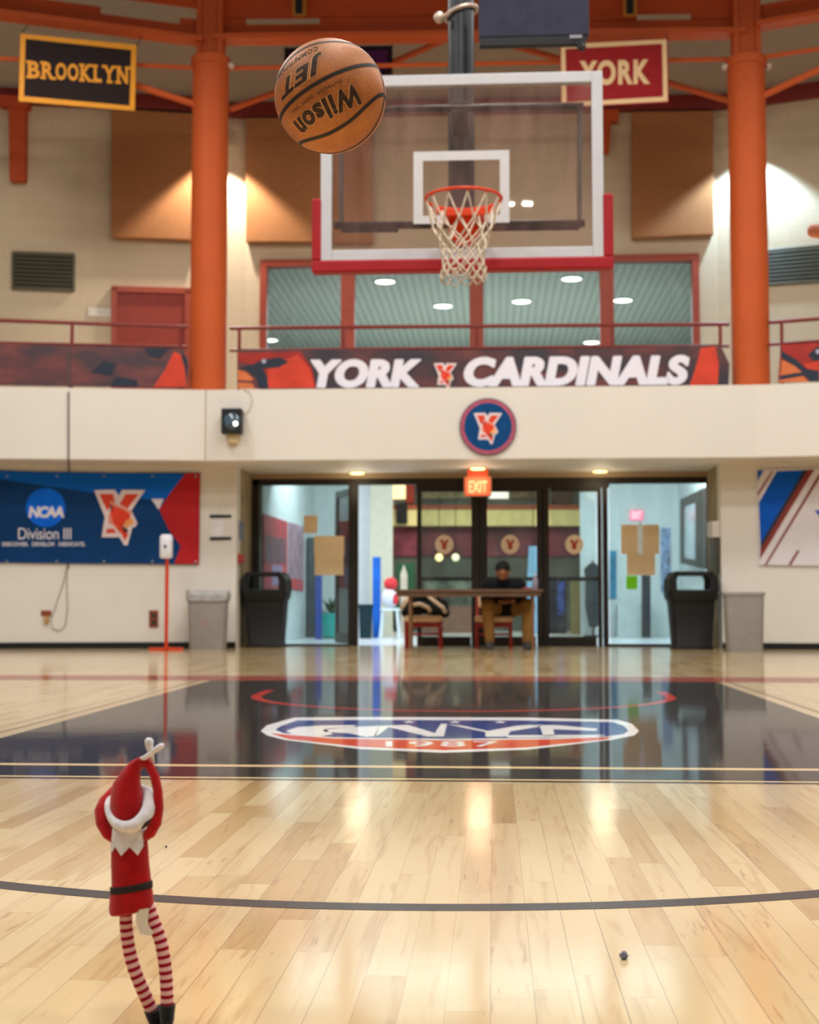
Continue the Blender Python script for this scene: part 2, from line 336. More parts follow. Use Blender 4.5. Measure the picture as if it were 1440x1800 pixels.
emb('emblem_field', [[(90, 88), (112, 74), (170, 54), (400, 52), (1000, 54), (1310, 60), (1352, 74), (1368, 92), (1350, 104), (1290, 112), (1100, 117), (700, 121), (300, 115), (120, 100)]], blue_m, .0010)
emb('emblem_band', [[(72, 101), (300, 119), (700, 126), (1100, 122), (1310, 114), (1280, 124), (1000, 152), (700, 162), (400, 150), (140, 122)]], ored_m, .0010)
emb('emblem_lettering', [[(130, 92), (170, 78), (262, 72), (385, 71), (372, 78), (270, 84), (300, 104), (250, 112), (150, 102)], [(262, 88), (385, 77), (470, 74), (452, 110), (420, 114), (360, 101), (270, 95)],
    [(470, 74), (570, 70), (668, 100), (690, 66), (712, 66), (700, 112), (640, 112), (500, 78), (462, 108), (448, 108)], [(712, 68), (760, 72), (860, 92), (960, 74), (1010, 70), (1060, 74), (940, 94), (930, 112), (850, 113), (850, 96)],
    [(1040, 70), (1120, 72), (1256, 84), (1250, 92), (1096, 86), (1100, 110), (1060, 110), (1050, 84)], [(930, 108), (1290, 106), (1240, 114), (930, 116)]], wht_m, .0012)
mb = MB(); text_on(mb, '1987', lambda s, t: lp(490 + 410 * s, 149 - 20 * t, .0012), bold=.01, space=1.15); mb.build('emblem_year', wht_m, floor)
mb = MB()
for sx in (575, 740, 905):
    mb.poly([lp(sx + 26 * (1 if i % 2 == 0 else .42) * math.sin(math.pi * i / 5), 60 - 5 * (1 if i % 2 == 0 else .42) * math.cos(math.pi * i / 5), .0012) for i in range(10)])
mb.build('emblem_stars', wht_m, floor)
# balcony slab and fascia
ZT = at(840, 681, FY).z; ZB = at(840, 806.5, FY).z
def poly3(mb, f0, f1, x0, x1, tl, tr, z0, z1, thick):
    pass
def fascia_piece(name, pts, depth, label=None):
    mb = MB(); mb.prism([(p[0], p[1], ZB) for p in pts], (0, 0, ZT - ZB)); return mb
lend, rend = FL_.pt(6.0, 0), FR_.pt(6.0, 0)
mb = MB(); mb.prism([(XL, FY, ZB), (XR, FY, ZB), (rend.x, rend.y, ZB), (rend.x, rend.y + 2.6, ZB), (XR, UY + .3, ZB), (XL, UY + .3, ZB), (lend.x, lend.y + 2.6, ZB), (lend.x, lend.y, ZB)], (0, 0, ZT - ZB))
fas = struct(mb.build('trim_1', cream), 'cream curved balcony front above the entrance', 'balcony')
mb = MB()
for (f, x) in ((FL_, 362), (FR_, 1323)):
    a, b_ = f.px(x - 1, 690), f.px(x + 1, 690); mb.box((a.x, min(a.y, b_.y) - .002, ZB), (b_.x, a.y + .001, ZT))
mb.build('panel_joint', mat('joint_shadow_gap', (168, 152, 130), 0.8), fas)
# lower wall with the entrance recess
OL, OR = at(416, 900, WY).x, at(1267, 900, WY).x
le, re_ = WL_.pt(6.0, 0), WR_.pt(6.0, 0)
mb = MB(); mb.prism([(OL, WY, 0), (OL, WY + .25, 0), (XL, WY + .25, 0), (le.x, le.y + .25, 0), (le.x, le.y, 0), (XL, WY, 0)], (0, 0, ZB + .002)); struct(mb.build('wall_left', cream_low), 'cream wall left of the entrance', 'wall')
mb = MB(); mb.prism([(OR, WY, 0), (OR, WY + .25, 0), (XR, WY + .25, 0), (re_.x, re_.y + .25, 0), (re_.x, re_.y, 0), (XR, WY, 0)], (0, 0, ZB + .002)); struct(mb.build('wall_right', cream_low), 'cream wall right of the entrance', 'wall')
for nm, f, xo, xe, e in (('baseboard_left', WL_, OL, XL, 6.0), ('baseboard_right', WR_, OR, XR, 6.0)):
    mb = MB(); t = .012; q = f.pt(e, 0); q2 = f.pt(e, 0, t)
    mb.prism([(xo, WY, 0), (xe, WY, 0), (q.x, q.y, 0), (q2.x, q2.y, 0), (xe, WY - t, 0), (xo, WY - t, 0)], (0, 0, .075)); struct(mb.build(nm, black))
for nm, x0, x1 in (('wall_recess_left', OL - .3, OL), ('wall_recess_right', OR, OR + .3)):
    mb = MB(); mb.box((x0, WY + .252, 0), (x1, DY + .1, ZB)); struct(mb.build(nm, concrete), 'bare concrete cheek of the entrance recess', 'wall')
# entrance header (band between soffit and door frame)
mb = MB(); zt = at(840, 840, DY).z; mb.box((OL, DY - .02, zt), (OR, DY + .12, ZB)); struct(mb.build('trim_2', beige), 'beige header above the entrance doors', 'trim')
# upper wall: centre with window opening, flanks
WX0, WX1 = at(460, 560, UY).x, at(1227, 560, UY).x; WZ1 = at(840, 455, UY).z; UZ = 11.5
mb = MB(); mb.box((XL, UY, ZT), (WX0, UY + .25, UZ)); mb.box((WX1, UY, ZT), (XR, UY + .25, UZ)); mb.box((WX0, UY, WZ1), (WX1, UY + .25, UZ))
struct(mb.build('wall_upper_center', block), 'beige painted block wall around the gallery window', 'wall')
for nm, f in (('wall_upper_left', UL_), ('wall_upper_right', UR_)):
    a, b_ = f.pt(0, 0), f.pt(6.5, 0); mb = MB(); mb.prism([(a.x, a.y, ZT), (b_.x, b_.y, ZT), (b_.x, b_.y + .25, ZT), (a.x, a.y + .25, ZT)], (0, 0, UZ - ZT)); struct(mb.build(nm, block), 'beige painted block wall behind the gallery', 'wall')
# dark red wall beam under the roof
mb = MB()
def bar_px(mb, f, x0, y0, x1, y1, h, out, th):
    # bar on facet f whose top edge runs (x0,y0)->(x1,y1), h px tall
    q = [f(x0, y0), f(x1, y1), f(x1, y1 + h), f(x0, y0 + h)]; mb.prism(q, (0, th, 0))
for f, x0, y0, x1, y1 in ((lambda x, y: UL_.px(x, y, .1), -160, 146, 372, 170), (plane_Y(UY - .1), 366, 180, 1318, 164), (lambda x, y: UR_.px(x, y, .1), 1314, 160, 1600, 120)):
    bar_px(mb, f, x0, y0, x1, y1, 26, .1, .098)
struct(mb.build('wall_beam', dkred), 'dark red steel beam along the top of the gallery wall', 'beam')
# window of the gallery
wf = struct(thing('window_1', 'wide four pane gallery window with red-brown frame', 'window', (0, UY, ZT)))
mb = MB(); fw = .075
mb.box((WX0 - .02, UY - .05, ZT), (WX0 + fw, UY + .12, WZ1)); mb.box((WX1 - fw, UY - .05, ZT), (WX1 + .02, UY + .12, WZ1)); mb.box((WX0 - .02, UY - .052, WZ1 - fw), (WX1 + .02, UY + .12, WZ1 + .02)); mb.box((WX0 - .02, UY - .05, ZT), (WX1 + .02, UY + .12, ZT + .12))
mb.build('window_frame', redbrown, wf, bevel=.006)
mull = [at(612, 560, UY).x, at(838, 560, UY).x, at(1067, 560, UY).x]
for x in mull: mb = MB(); mb.box((x - .095, UY - .05, ZT + .1), (x + .095, UY + .12, WZ1 - .05)); mb.build('mullion', redbrown, wf, bevel=.006)
gw = glass('gallery_window_glass', (226, 234, 234), 0.03, (200, 205, 205), 1.02)
xs = [WX0 + fw] + mull + [WX1 - fw]
for i in range(4): mb = MB(); mb.box((xs[i], UY + .02, ZT + .1), (xs[i + 1], UY + .03, WZ1 - .05)); mb.build('pane', gw, wf)
# room behind the window
def slat_mat():
    m = bpy.data.materials.new('slatted_metal_ceiling'); m.use_nodes = True; nt = m.node_tree; b = nt.nodes['Principled BSDF']
    tc = nt.nodes.new('ShaderNodeTexCoord'); w = nt.nodes.new('ShaderNodeTexWave'); w.wave_type = 'BANDS'; w.bands_direction = 'X'; w.inputs['Scale'].default_value = 2.6; w.inputs['Distortion'].default_value = 0
    nt.links.new(tc.outputs['Object'], w.inputs['Vector']); r = nt.nodes.new('ShaderNodeValToRGB'); nt.links.new(w.outputs['Fac'], r.inputs['Fac'])
    r.color_ramp.elements[0].position = .12; r.color_ramp.elements[0].color = rgb(150, 156, 148); r.color_ramp.elements[1].position = .4; r.color_ramp.elements[1].color = rgb(180, 186, 178)
    nt.links.new(r.outputs[0], b.inputs['Base Color']); b.inputs['Roughness'].default_value = .5; return m
CZ = 5.45
rx0, rx1 = -5.4, 5.2
mb = MB(); mb.box((rx0, UY + .26, CZ), (rx1, 30, CZ + .1)); struct(mb.build('ceiling', slat_mat()), 'grey slatted ceiling behind the gallery window', 'ceiling')
upw = mat('pale_teal_room_wall', (186, 204, 204), .7)
mb = MB(); mb.box((rx0, 29.5, ZT), (rx1, 29.7, CZ)); struct(mb.build('wall_room_back', upw), 'pale far wall of the room behind the gallery window', 'wall')
mb = MB(); mb.box((rx0, UY + .26, 3.72), (rx1, 30, 3.78)); struct(mb.build('floor_upper', mat('pale_room_floor', (190, 190, 184), .6)), 'pale floor of the room behind the gallery window', 'floor')
for nm, x in (('wall_room_left', rx0 - .1), ('wall_room_right', rx1)):
    mb = MB(); mb.box((x, UY + .26, ZT), (x + .1, 30, CZ)); struct(mb.build(nm, upw), 'side wall of the room behind the gallery window', 'wall')
ltm = mat('lit_lamp_diffuser', (255, 252, 240), .5, var=0, emit=9.0, ecol=(255, 250, 236))
lab = ['ceiling downlight behind the far left pane, low by the railing', 'ceiling downlight high in the second pane from the left', 'ceiling downlight in the second pane, near the centre mullion', 'ceiling downlight in the second pane, just above the handrail', 'lowest ceiling downlight in the second pane, by the banner',
    'ceiling downlight highest in the third pane, under the backboard', 'ceiling downlight in the third pane, beside the centre mullion', 'ceiling downlight in the third pane, just above the handrail', 'ceiling downlight in the third pane, below the handrail', 'ceiling downlight behind the far right pane']
for (x, y), l in zip(((474, 597), (677, 494), (779, 537), (703, 573), (664, 614), (1005, 489), (917, 529), (986, 571), (1040, 601), (1095, 527)), lab):
    d = ray(x, y); p = EYE + d * ((CZ - CAMH) / d.z); t = thing('ceiling_light', l, 'light', p, 'downlights behind the gallery window')
    mb = MB(); mb.tube([p + Vector((.16 * math.cos(a), .16 * math.sin(a), -.005)) for a in [2 * math.pi * i / 24 for i in range(24)]], .018, 8, closed=True); mb.build('rim', whitep, t, smooth=60)
    mb = MB(); mb.cyl(p + Vector((0, 0, -.012)), p + Vector((0, 0, -.001)), .15, n=24); mb.build('diffuser', ltm, t)
# red door on the left of the gallery
d2 = struct(thing('door_2', 'dark red gallery door with rust frame', 'door', UL_.px(267, 600)))
def ulp(x, y, o=0.0): return UL_.px(x, y, o)
mb = MB()
for q in (((196, 506), (206, 506), (206, 700), (196, 700)), ((325, 509), (336, 509), (336, 700), (325, 700)), ((196, 504), (336, 508), (336, 518), (196, 514))): mb.prism([ulp(x, y, .001) for x, y in q], UL_.N * .06)
mb.build('door_frame', redbrown, d2)
mb = MB(); mb.prism([ulp(x, y, .001) for x, y in ((205, 513), (326, 516), (326, 700), (205, 700))], UL_.N * .025); mb.build('door_leaf', mat('oxblood_door_paint', (138, 46, 30), .5), d2)
# columns
for x, nm in ((367, 'left'), (1318, 'right')):
    c = at(x, 500, CYY); z1 = at(x, 112, CYY).z; t = struct(thing('column', 'orange steel column standing at the %s end of the balcony front' % nm, 'column', (c.x, c.y, ZT)))
    mb = MB(); mb.cyl((c.x, c.y, ZT), (c.x, c.y, z1), .224, n=48); mb.build('shaft', orange, t, smooth=40)
    mb = MB(); mb.tube([(c.x, c.y, z1 - .06), (c.x, c.y, z1 - .05), (c.x, c.y, z1 + .05), (c.x, c.y, z1 + .06)], [.224, .245, .245, .19], 48); mb.build('collar', orange, t, smooth=30)
    mb = MB(); mb.box((c.x - .165, c.y - .12, z1), (c.x - .10, c.y + .12, z1 + 2.5)); mb.box((c.x + .10, c.y - .12, z1), (c.x + .165, c.y + .12, z1 + 2.5)); mb.box((c.x - .11, c.y - .09, z1), (c.x + .11, c.y + .02, z1 + 2.5)); mb.build('head_post', orange, t, bevel=.01)
    mb = MB()
    for s in (-1, 1): mb.ball((c.x + s * .262, c.y - .05, z1 - .05), .045)
    mb.build('lug', mat('pale_zinc', (196, 176, 160), .4, metal=.4), t, smooth=180)
# roof beams between the columns (web, bottom flange) and upper chord
def beam(name, f, x0, yb0, x1, yb1, label, slits):
    t = struct(thing(name, label, 'beam', f(x0, yb0)))
    k = 150.0                                               # pixels per metre about here
    def Q(xa, ya, xb, yb): # quad from top edge offsets, measured up from the bottom line
        def L(x): return yb0 + (yb1 - yb0) * (x - x0) / (x1 - x0)
        return [f(xa, L(xa) - ya), f(xb, L(xb) - ya), f(xb, L(xb) - yb), f(xa, L(xa) - yb)]
    mb = MB(); mb.prism([p + Vector((0, -.13, 0)) for p in Q(x0, 9, x1, 0)], (0, .26, 0)); mb.build('bottom_flange', orange, t, bevel=.004)
    mb = MB(); mb.prism(Q(x0, 30, x1, 6), (0, .03, 0)); mb.build('web', orange_dk, t)
    mb = MB(); cur = x0
    for a, b_ in slits + [(x1, x1)]:
        if a > cur: mb.prism(Q(cur, 42, a, 29), (0, .03, 0))
        cur = b_
    mb.build('stiffener_plate', orange_dk, t)
    mb = MB(); mb.prism(Q(x0, 150, x1, 41), (0, .03, 0)) if len(slits) > 1 else mb.prism(Q(x0, 150, x1, 62), (0, .03, 0)); mb.build('upper_web', orange_dk, t)
    return t
beam('roof_beam', plane_Y(CYY), 376, 74, 1310, 63, 'rust orange roof beam spanning between the two columns', [(432, 562), (1120, 1215)])
beam('roof_beam', lambda x, y: BL_.px(x, y), -170, 8, 360, 78, 'rust orange roof beam left of the left column', [(176, 316)])
beam('roof_beam', lambda x, y: BR_.px(x, y), 1326, 52, 1640, -4, 'rust orange roof beam right of the right column', [])
def strut(pts, r, label, m=orange, n=10, nm='roof_brace'):
    mb = MB(); mb.tube(pts, r, n); o = mb.build(nm, m, smooth=60); return struct(tag(o, label, 'brace'))
zt_ = CYY - .02
bl = lambda x, y: BL_.px(x, y, .02); br_ = lambda x, y: BR_.px(x, y, .02); cy = plane_Y(CYY + .05); cyb = plane_Y(18.2)
strut([bl(-60, 100), bl(345, 119)], .028, 'thin orange tie rod running left from the left column'); strut([cy(402, 120), cy(1279, 104)], .028, 'thin orange tie rod between the two columns'); strut([br_(1345, 100), br_(1600, 62)], .028, 'thin orange tie rod running right from the right column')
for pts, l in (([bl(345, 184), bl(60, 92)], 'sloping orange brace left of the left column, behind the black banner'), ([cyb(404, 192), cyb(640, 106)], 'sloping orange brace behind the basketball'), ([cyb(690, 110), cyb(800, 62)], 'sloping orange brace beside the dark hanging pole'), ([cyb(850, 66), cyb(1000, 108)], 'sloping orange brace below the navy hanging box'),
    ([cyb(1080, 118), cyb(1285, 178)], 'sloping orange brace right of the crimson banner'), ([br_(1342, 168), br_(1560, 66)], 'sloping orange brace right of the right column'), ([cy(640, -20), cy(792, 40)], 'slim orange brace running down to the pole clamp'), ([cy(470, -20), cy(400, 38)], 'short orange knee brace at the top of the left column')):
    strut(pts, .042, l)
# hanging steel brackets
for f, post, cap, l in ((ulp, ((20, 178), (50, 178), (48, 322), (22, 322)), ((4, 174), (56, 178), (56, 196), (4, 192)), 'orange steel bracket hanging on the wall below the black banner'), (lambda x, y, o: at(x, y, UY - .02 - o), ((1046, 200), (1074, 200), (1070, 272), (1048, 272)), ((1040, 200), (1086, 200), (1086, 218), (1040, 218)), 'orange steel bracket on the wall right of the backboard')):
    mb = MB(); mb.prism([f(x, y, .02) for x, y in post], (0, -.12, 0)); mb.prism([f(x, y, .0) for x, y in cap], (0, -.18, 0)); struct(tag(mb.build('wall_bracket', orange_dk), l, 'bracket'))
mb = MB(); mb.prism([at(x, y, 18.4) for x, y in ((14, -40), (58, -40), (58, 62), (14, 62))], (0, .1, 0)); struct(tag(mb.build('roof_hanger', orange_dk), 'rust orange hanger above the black banner', 'beam'))
# ------------------------------------------------------------------ entrance doors
D = plane_Y(DY)
dr = struct(thing('door_1', 'dark bronze glazed entrance with one open leaf', 'door', (D(840, 1100).x, DY, 0)))
def dbox(mb, x0, y0, x1, y1, d0=0.0, d1=.09):
    a, b_ = D(x0, y0), D(x1, y1); mb.box((a.x, DY + d0, max(0, b_.z)), (b_.x, DY + d1, a.z))
mb = MB(); dbox(mb, 444, 838, 1251, 849); dbox(mb, 444, 838, 453, 1150); dbox(mb, 1242, 838, 1251, 1150); mb.build('door_frame', bronze, dr, bevel=.004)
mb = MB(); dbox(mb, 732, 848, 1071, 857, -.005, .085); mb.build('transom', bronze, dr)
for a, b_ in ((613, 629), (836, 850), (949, 961), (1059, 1071)): mb = MB(); dbox(mb, a, 846, b_, 1150, (-.004 if a in (613, 1059) else .071), .09); mb.build('mullion', bronze, dr, bevel=.004)
sg = glass('entrance_glass', (224, 232, 230), .035, (190, 200, 200))
for a, b_ in ((453, 613), (1071, 1242)):
    mb = MB(); dbox(mb, a, 1132, b_, 1150, .01, .08); mb.build('sill', bronze, dr)
    mb = MB(); dbox(mb, a, 849, b_, 1132, .04, .05); mb.build('pane', sg, dr)
sticker_c = mat('cream_sticker', (226, 204, 172), .5, var=.02); sticker_r = mat('brick_red_print', (168, 54, 34), .5, var=.02)
def ypoly(cx, cy, s):
    return [[(cx + x * s, cy + y * s) for x, y in q] for q in ([(-1, -1), (-.25, -1), (.05, -.3), (.35, -1), (1, -1), (.45, .05), (.45, 1), (-.45, 1), (-.45, .05)],)]
for (a, b_, c, d, sx) in ((733, 741, 828, 843, 781), (843.2, 858, 943, 955, 897), (955.2, 967, 1050, 1060, 1010)):
    mb = MB(); dbox(mb, a, 858, b_, 1150, .012, .07); dbox(mb, c, 858, d, 1150, .012, .07); dbox(mb, b_, 858, c, 864, .012, .07); dbox(mb, b_, 1119, c, 1150, .012, .07); lf = mb.build('door_leaf', bronze, dr)
    mb = MB(); dbox(mb, b_, 864, c, 1119, .036, .044); mb.build('pane', sg, lf)
    mb = MB(); dbox(mb, b_ - 3, 1014, c + 3, 1021, .075, .13); mb.build('push_bar', bronze, lf)
    mb = MB(); n = 28; mb.poly([D(sx + 16 * math.cos(2 * math.pi * i / n), 957 + 17 * math.sin(2 * math.pi * i / n)) + Vector((0, .031, 0)) for i in range(n)]); st = mb.build('round_sticker', sticker_c, lf); st['label'] = 'round cream sticker with a red letter'
    mb = MB()
    for q in ypoly(sx, 957, 8.5): mb.poly([D(x, y) + Vector((0, .029, 0)) for x, y in q])
    mb.build('sticker_print', sticker_r, st)
# the open leaf, swung into the lobby
h0 = Vector((D(618, 900).x, DY + .1, 0)); h1 = Vector((D(598, 900).x - .16, DY + .82, 0)); zt2 = D(618, 856).z; u_ = (h1 - h0).normalized(); w_ = (h1 - h0).length
def LP(a, z): return h0 + u_ * a + Vector((0, 0, z))
th = Vector((u_.y, -u_.x, 0)) * .045
mb = MB()
for a0, a1, z0, z1 in ((0, .08, .02, zt2), (w_ - .08, w_, .02, zt2), (.08, w_ - .08, zt2 - .09, zt2), (.08, w_ - .08, .02, .16)):
    mb.prism([LP(a0, z0), LP(a1, z0), LP(a1, z1), LP(a0, z1)], th)
lf = mb.build('open_door_leaf', bronze, dr)
mb = MB(); mb.prism([LP(.08, .16) + th * .4, LP(w_ - .08, .16) + th * .4, LP(w_ - .08, zt2 - .09) + th * .4, LP(.08, zt2 - .09) + th * .4], th * .15); mb.build('pane', sg, lf)
mb = MB(); mb.prism([LP(.04, .92) + th, LP(w_ - .04, .92) + th, LP(w_ - .04, .97) + th, LP(.04, .97) + th], th); mb.build('push_bar', bronze, lf)
# soffit downlights and exit sign
warm = mat('warm_lamp_glow', (255, 236, 170), .5, var=0, emit=2.8, ecol=(255, 226, 150))
for x, y, l in ((628, 829, 'round warm downlight in the soffit, left of the three'), (840, 821, 'round warm downlight in the soffit above the exit sign'), (1055, 826, 'round warm downlight in the soffit, right of the three')):
    d = ray(x, y); p = EYE + d * ((ZB - CAMH) / d.z); t = thing('ceiling_light', l, 'light', p, 'downlights in the entrance soffit')
    mb = MB(); mb.tube([p + Vector((.10 * math.cos(a), .10 * math.sin(a), -.004)) for a in [2 * math.pi * i / 24 for i in range(24)]], .014, 8, closed=True); mb.build('rim', whitep, t, smooth=60)
    mb = MB(); mb.cyl(p + Vector((0, 0, -.03)), p + Vector((0, 0, -.001)), .088, n=24); mb.build('diffuser', warm, t)
    lamp('soffit_lamp', 'POINT', p + Vector((0, 0, -.2)), 3.6, (1, .86, .6), .17)
EY = 17.6
ex = thing('exit_sign', 'glowing red EXIT sign hanging above the middle doors', 'sign', at(840, 855, EY))
a, b_ = at(816, 838, EY), at(864, 872, EY)
mb = MB(); mb.box((a.x, EY, b_.z), (b_.x, EY + .06, a.z)); mb.build('housing', mat('exit_sign_frame', (206, 118, 92), .5), ex, bevel=.006)
mb = MB(); a2, b2 = at(820, 842, EY), at(860, 869, EY); mb.box((a2.x, EY - .006, b2.z), (b2.x, EY, a2.z)); mb.build('face_plate', mat('glowing_exit_face', (255, 96, 56), .5, var=0, emit=.8, ecol=(255, 92, 52)), ex)
mb = MB(); px_text(mb, 'EXIT', 824, 845, 857, 866, plane_Y(EY - .009), bold=.02); mb.build('lettering', mat('exit_letter_glow', (255, 160, 120), .5, var=0, emit=1.3, ecol=(255, 158, 112)), ex)
mb = MB(); a3 = at(822, 838, EY); b3 = at(858, 838, EY); mb.box((a3.x, EY + .01, a3.z), (b3.x, EY + .05, ZB)); mb.build('glow_mount_box', mat('red_glow_mount', (214, 74, 40), .5), ex)  # holds the sign; its orange-red paints the sign's glow on the soffit
# ------------------------------------------------------------------ lobby shell
LZ = 3.3; lobw = mat('cool_white_lobby_wall', (212, 218, 218), .65, var=.02); creamw = mat('pale_cream_lobby_wall', (206, 204, 180), .65, var=.03)
mb = MB(); mb.box((-3.4, DY + .05, -.1), (3.5, 30, -.002)); struct(mb.build('floor_lobby', mat('pale_terrazzo', (198, 204, 210), .25, var=.04, scale=20)), 'pale lobby floor behind the entrance doors', 'floor')
LW, RW, BY = -3.06, 3.1, 23.6
mb = MB(); mb.box((LW - .1, DY + .12, 0), (LW, BY, LZ)); struct(mb.build('wall_lobby_left', lobw), 'white lobby wall on the left', 'wall')
mb = MB(); mb.box((RW, DY + .12, 0), (RW + .1, BY, LZ)); struct(mb.build('wall_lobby_right', lobw), 'white lobby wall on the right', 'wall')
xa, xb = at(690, 900, BY).x, at(1020, 900, BY).x
mb = MB(); mb.box((LW - .1, BY, 0), (at(652, 900, BY).x, BY + .1, LZ)); struct(mb.build('wall_lobby_back', lobw), 'white end wall of the lobby on the left', 'wall')
mb = MB(); mb.box((at(652, 900, BY).x, BY - .12, 0), (xa, BY + .1, LZ)); struct(mb.build('pillar_lobby', creamw), 'pale cream pillar inside the lobby', 'pillar')
mb = MB(); mb.box((xb, BY, 0), (RW + .1, BY + .1, LZ)); struct(mb.build('wall_lobby_end', lobw), 'white end wall of the lobby on the right', 'wall')
FB = 28.6
mb = MB(); mb.box((-3.4, FB, 0), (3.4, FB + .1, LZ + .6)); struct(mb.build('wall_lobby_far', mat('grey_green_far_wall', (96, 100, 94), .6, var=.2, scale=2.5)), 'dim far wall of the hall beyond the lobby', 'wall')
mb = MB(); mb.box((-3.4, DY + .12, LZ), (3.5, BY + .1, LZ + .1)); mb.box((-3.4, BY + .1, LZ + .3), (3.4, FB + .1, LZ + .38)); struct(mb.build('ceiling_lobby', lobw), 'white lobby ceiling', 'ceiling')
ZLOW = {'glass_case': at(800, 1066, 26.5).z, 'display_window': .35, 'paper_sheet': 0}
def slab(name, pts, Y, th, m, parent=None, label=None, cat=None, group=None, kind=None, bevel=0):
    P3 = [at(x, y, Y) for x, y in pts]
    if max(y for x, y in pts) > 1061: # stands on the floor (or on what is named below)
        zl = ZLOW.get(name, 0.0); zm = min(p.z for p in P3); P3 = [Vector((p.x, p.y, zl if abs(p.z - zm) < .03 else p.z)) for p in P3]
    mb = MB(); mb.prism(P3, (0, th, 0)); o = mb.build(name, m, parent, bevel=bevel)
    if label: tag(o, label, cat, group, kind)
    return o
def R(x0, y0, x1, y1): return [(x0, y0), (x1, y0), (x1, y1), (x0, y1)]
struct(slab('bulkhead', R(660, 895, 1070, 924), FB - .3, .29, mat('cream_bulkhead', (240, 226, 160), .6), label='cream bulkhead band across the hall beyond the doors', cat='trim'))
struct(slab('bulkhead_edge', R(660, 888, 1070, 895), FB - .34, .33, mat('rust_edge', (170, 84, 54), .6), label='rust edge strip above the cream bulkhead beyond the doors', cat='trim'))
slab('wall_mural', R(670, 925, 1046, 978), FB - .05, .045, mat('maroon_mural_print', (120, 56, 70), .6, var=.3, scale=3.0), label='maroon wall mural beneath the cream bulkhead beyond the doors', cat='mural')
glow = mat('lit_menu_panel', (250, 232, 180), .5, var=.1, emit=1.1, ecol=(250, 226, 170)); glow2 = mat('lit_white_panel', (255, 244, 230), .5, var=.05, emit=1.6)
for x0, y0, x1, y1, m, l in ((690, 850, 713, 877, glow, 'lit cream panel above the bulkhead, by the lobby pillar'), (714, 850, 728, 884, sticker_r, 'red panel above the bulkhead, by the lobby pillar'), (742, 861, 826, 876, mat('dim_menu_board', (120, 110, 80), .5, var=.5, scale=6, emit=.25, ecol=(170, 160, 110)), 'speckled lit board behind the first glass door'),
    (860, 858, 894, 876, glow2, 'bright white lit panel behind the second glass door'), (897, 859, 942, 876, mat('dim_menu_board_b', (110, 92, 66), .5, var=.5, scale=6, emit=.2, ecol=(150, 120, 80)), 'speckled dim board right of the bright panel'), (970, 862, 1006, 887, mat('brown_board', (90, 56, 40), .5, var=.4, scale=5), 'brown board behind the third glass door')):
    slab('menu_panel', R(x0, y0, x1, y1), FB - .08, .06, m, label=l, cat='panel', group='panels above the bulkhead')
slab('dark_speaker', R(697, 884, 716, 920), FB - .45, .14, black, label='black box hanging beside the lobby pillar', cat='box')
for x, y, m, l in ((772, 980, warm, 'round yellow lamp beyond the first glass door'), (801, 980, mat('pale_lamp', (230, 230, 190), .5, var=0, emit=2), 'small pale lamp beyond the first glass door'), (938, 981, warm, 'round yellow lamp beyond the second glass door')):
    p = at(x, y, 27.6); t = thing('pendant_lamp', l, 'lamp', p, 'lamps beyond the doors'); mb = MB(); mb.ball(p, .075, 12, 8); mb.build('globe', m, t, smooth=180)
    mb = MB(); mb.cyl(p + Vector((0, 0, .07)), (p.x, p.y, LZ + .31), .008, n=6); mb.build('cord', black, t)
# lobby wall posters
def wallX(X): return lambda x, y, o=0.0: onpl(x, y, Vector((X + o, 0, 0)), Vector((1, 0, 0)))
LWp, RWp = wallX(LW), wallX(RW)
def wp(name, f, pts, o0, m, label, cat, group=None, thick=.02):
    s = 1 if o0 > 0 else -1; mb = MB(); mb.prism([f(x, y, o0 + thick * s) for x, y in pts], (-thick * s, 0, 0)); return tag(mb.build(name, m), label, cat, group)
p1 = wp('wall_poster', LWp, [(464, 903), (506, 917), (506, 1030), (464, 1040)], .004, mat('red_poster_print', (188, 62, 72), .5, var=.15, scale=4), 'large red poster on the left lobby wall', 'poster', 'posters on the left lobby wall')
mb = MB(); mb.poly([LWp(x, y, .026) for x, y in ((466, 940), (503, 948), (503, 990), (466, 990))]); mb.build('poster_photo', mat('dusky_poster_photo', (120, 74, 88), .5, var=.3, scale=5), p1)
mb = MB(); mb.poly([LWp(x, y, .028) for x, y in ((478, 992), (496, 994), (496, 1028), (478, 1030))]); mb.build('poster_panel', mat('lilac_print', (150, 130, 160), .5, var=.2, scale=9), p1)
p2 = wp('wall_poster', LWp, [(510, 918), (534, 926), (534, 1040), (510, 1036)], .004, mat('lilac_poster_print', (170, 132, 150), .5, var=.3, scale=6), 'narrow lilac and pink poster right of the red poster', 'poster', 'posters on the left lobby wall')
mb = MB(); mb.poly([LWp(x, y, .026) for x, y in ((511, 1016), (533, 1020), (533, 1039), (511, 1035))]); mb.build('poster_footer', mat('pink_red_print', (200, 64, 76), .5), p2)
slab('dark_locker', R(541, 945, 556, 1122), 22.6, .35, mat('slate_locker', (70, 78, 84), .45, var=.15), label='tall dark slate locker at the end of the left lobby wall', cat='locker')
slab('sign_stand', R(555, 1012, 566, 1072), 21.5, .03, mat('blue_sign_face', (50, 76, 160), .5), label='narrow blue sign below the tan papers', cat='sign')
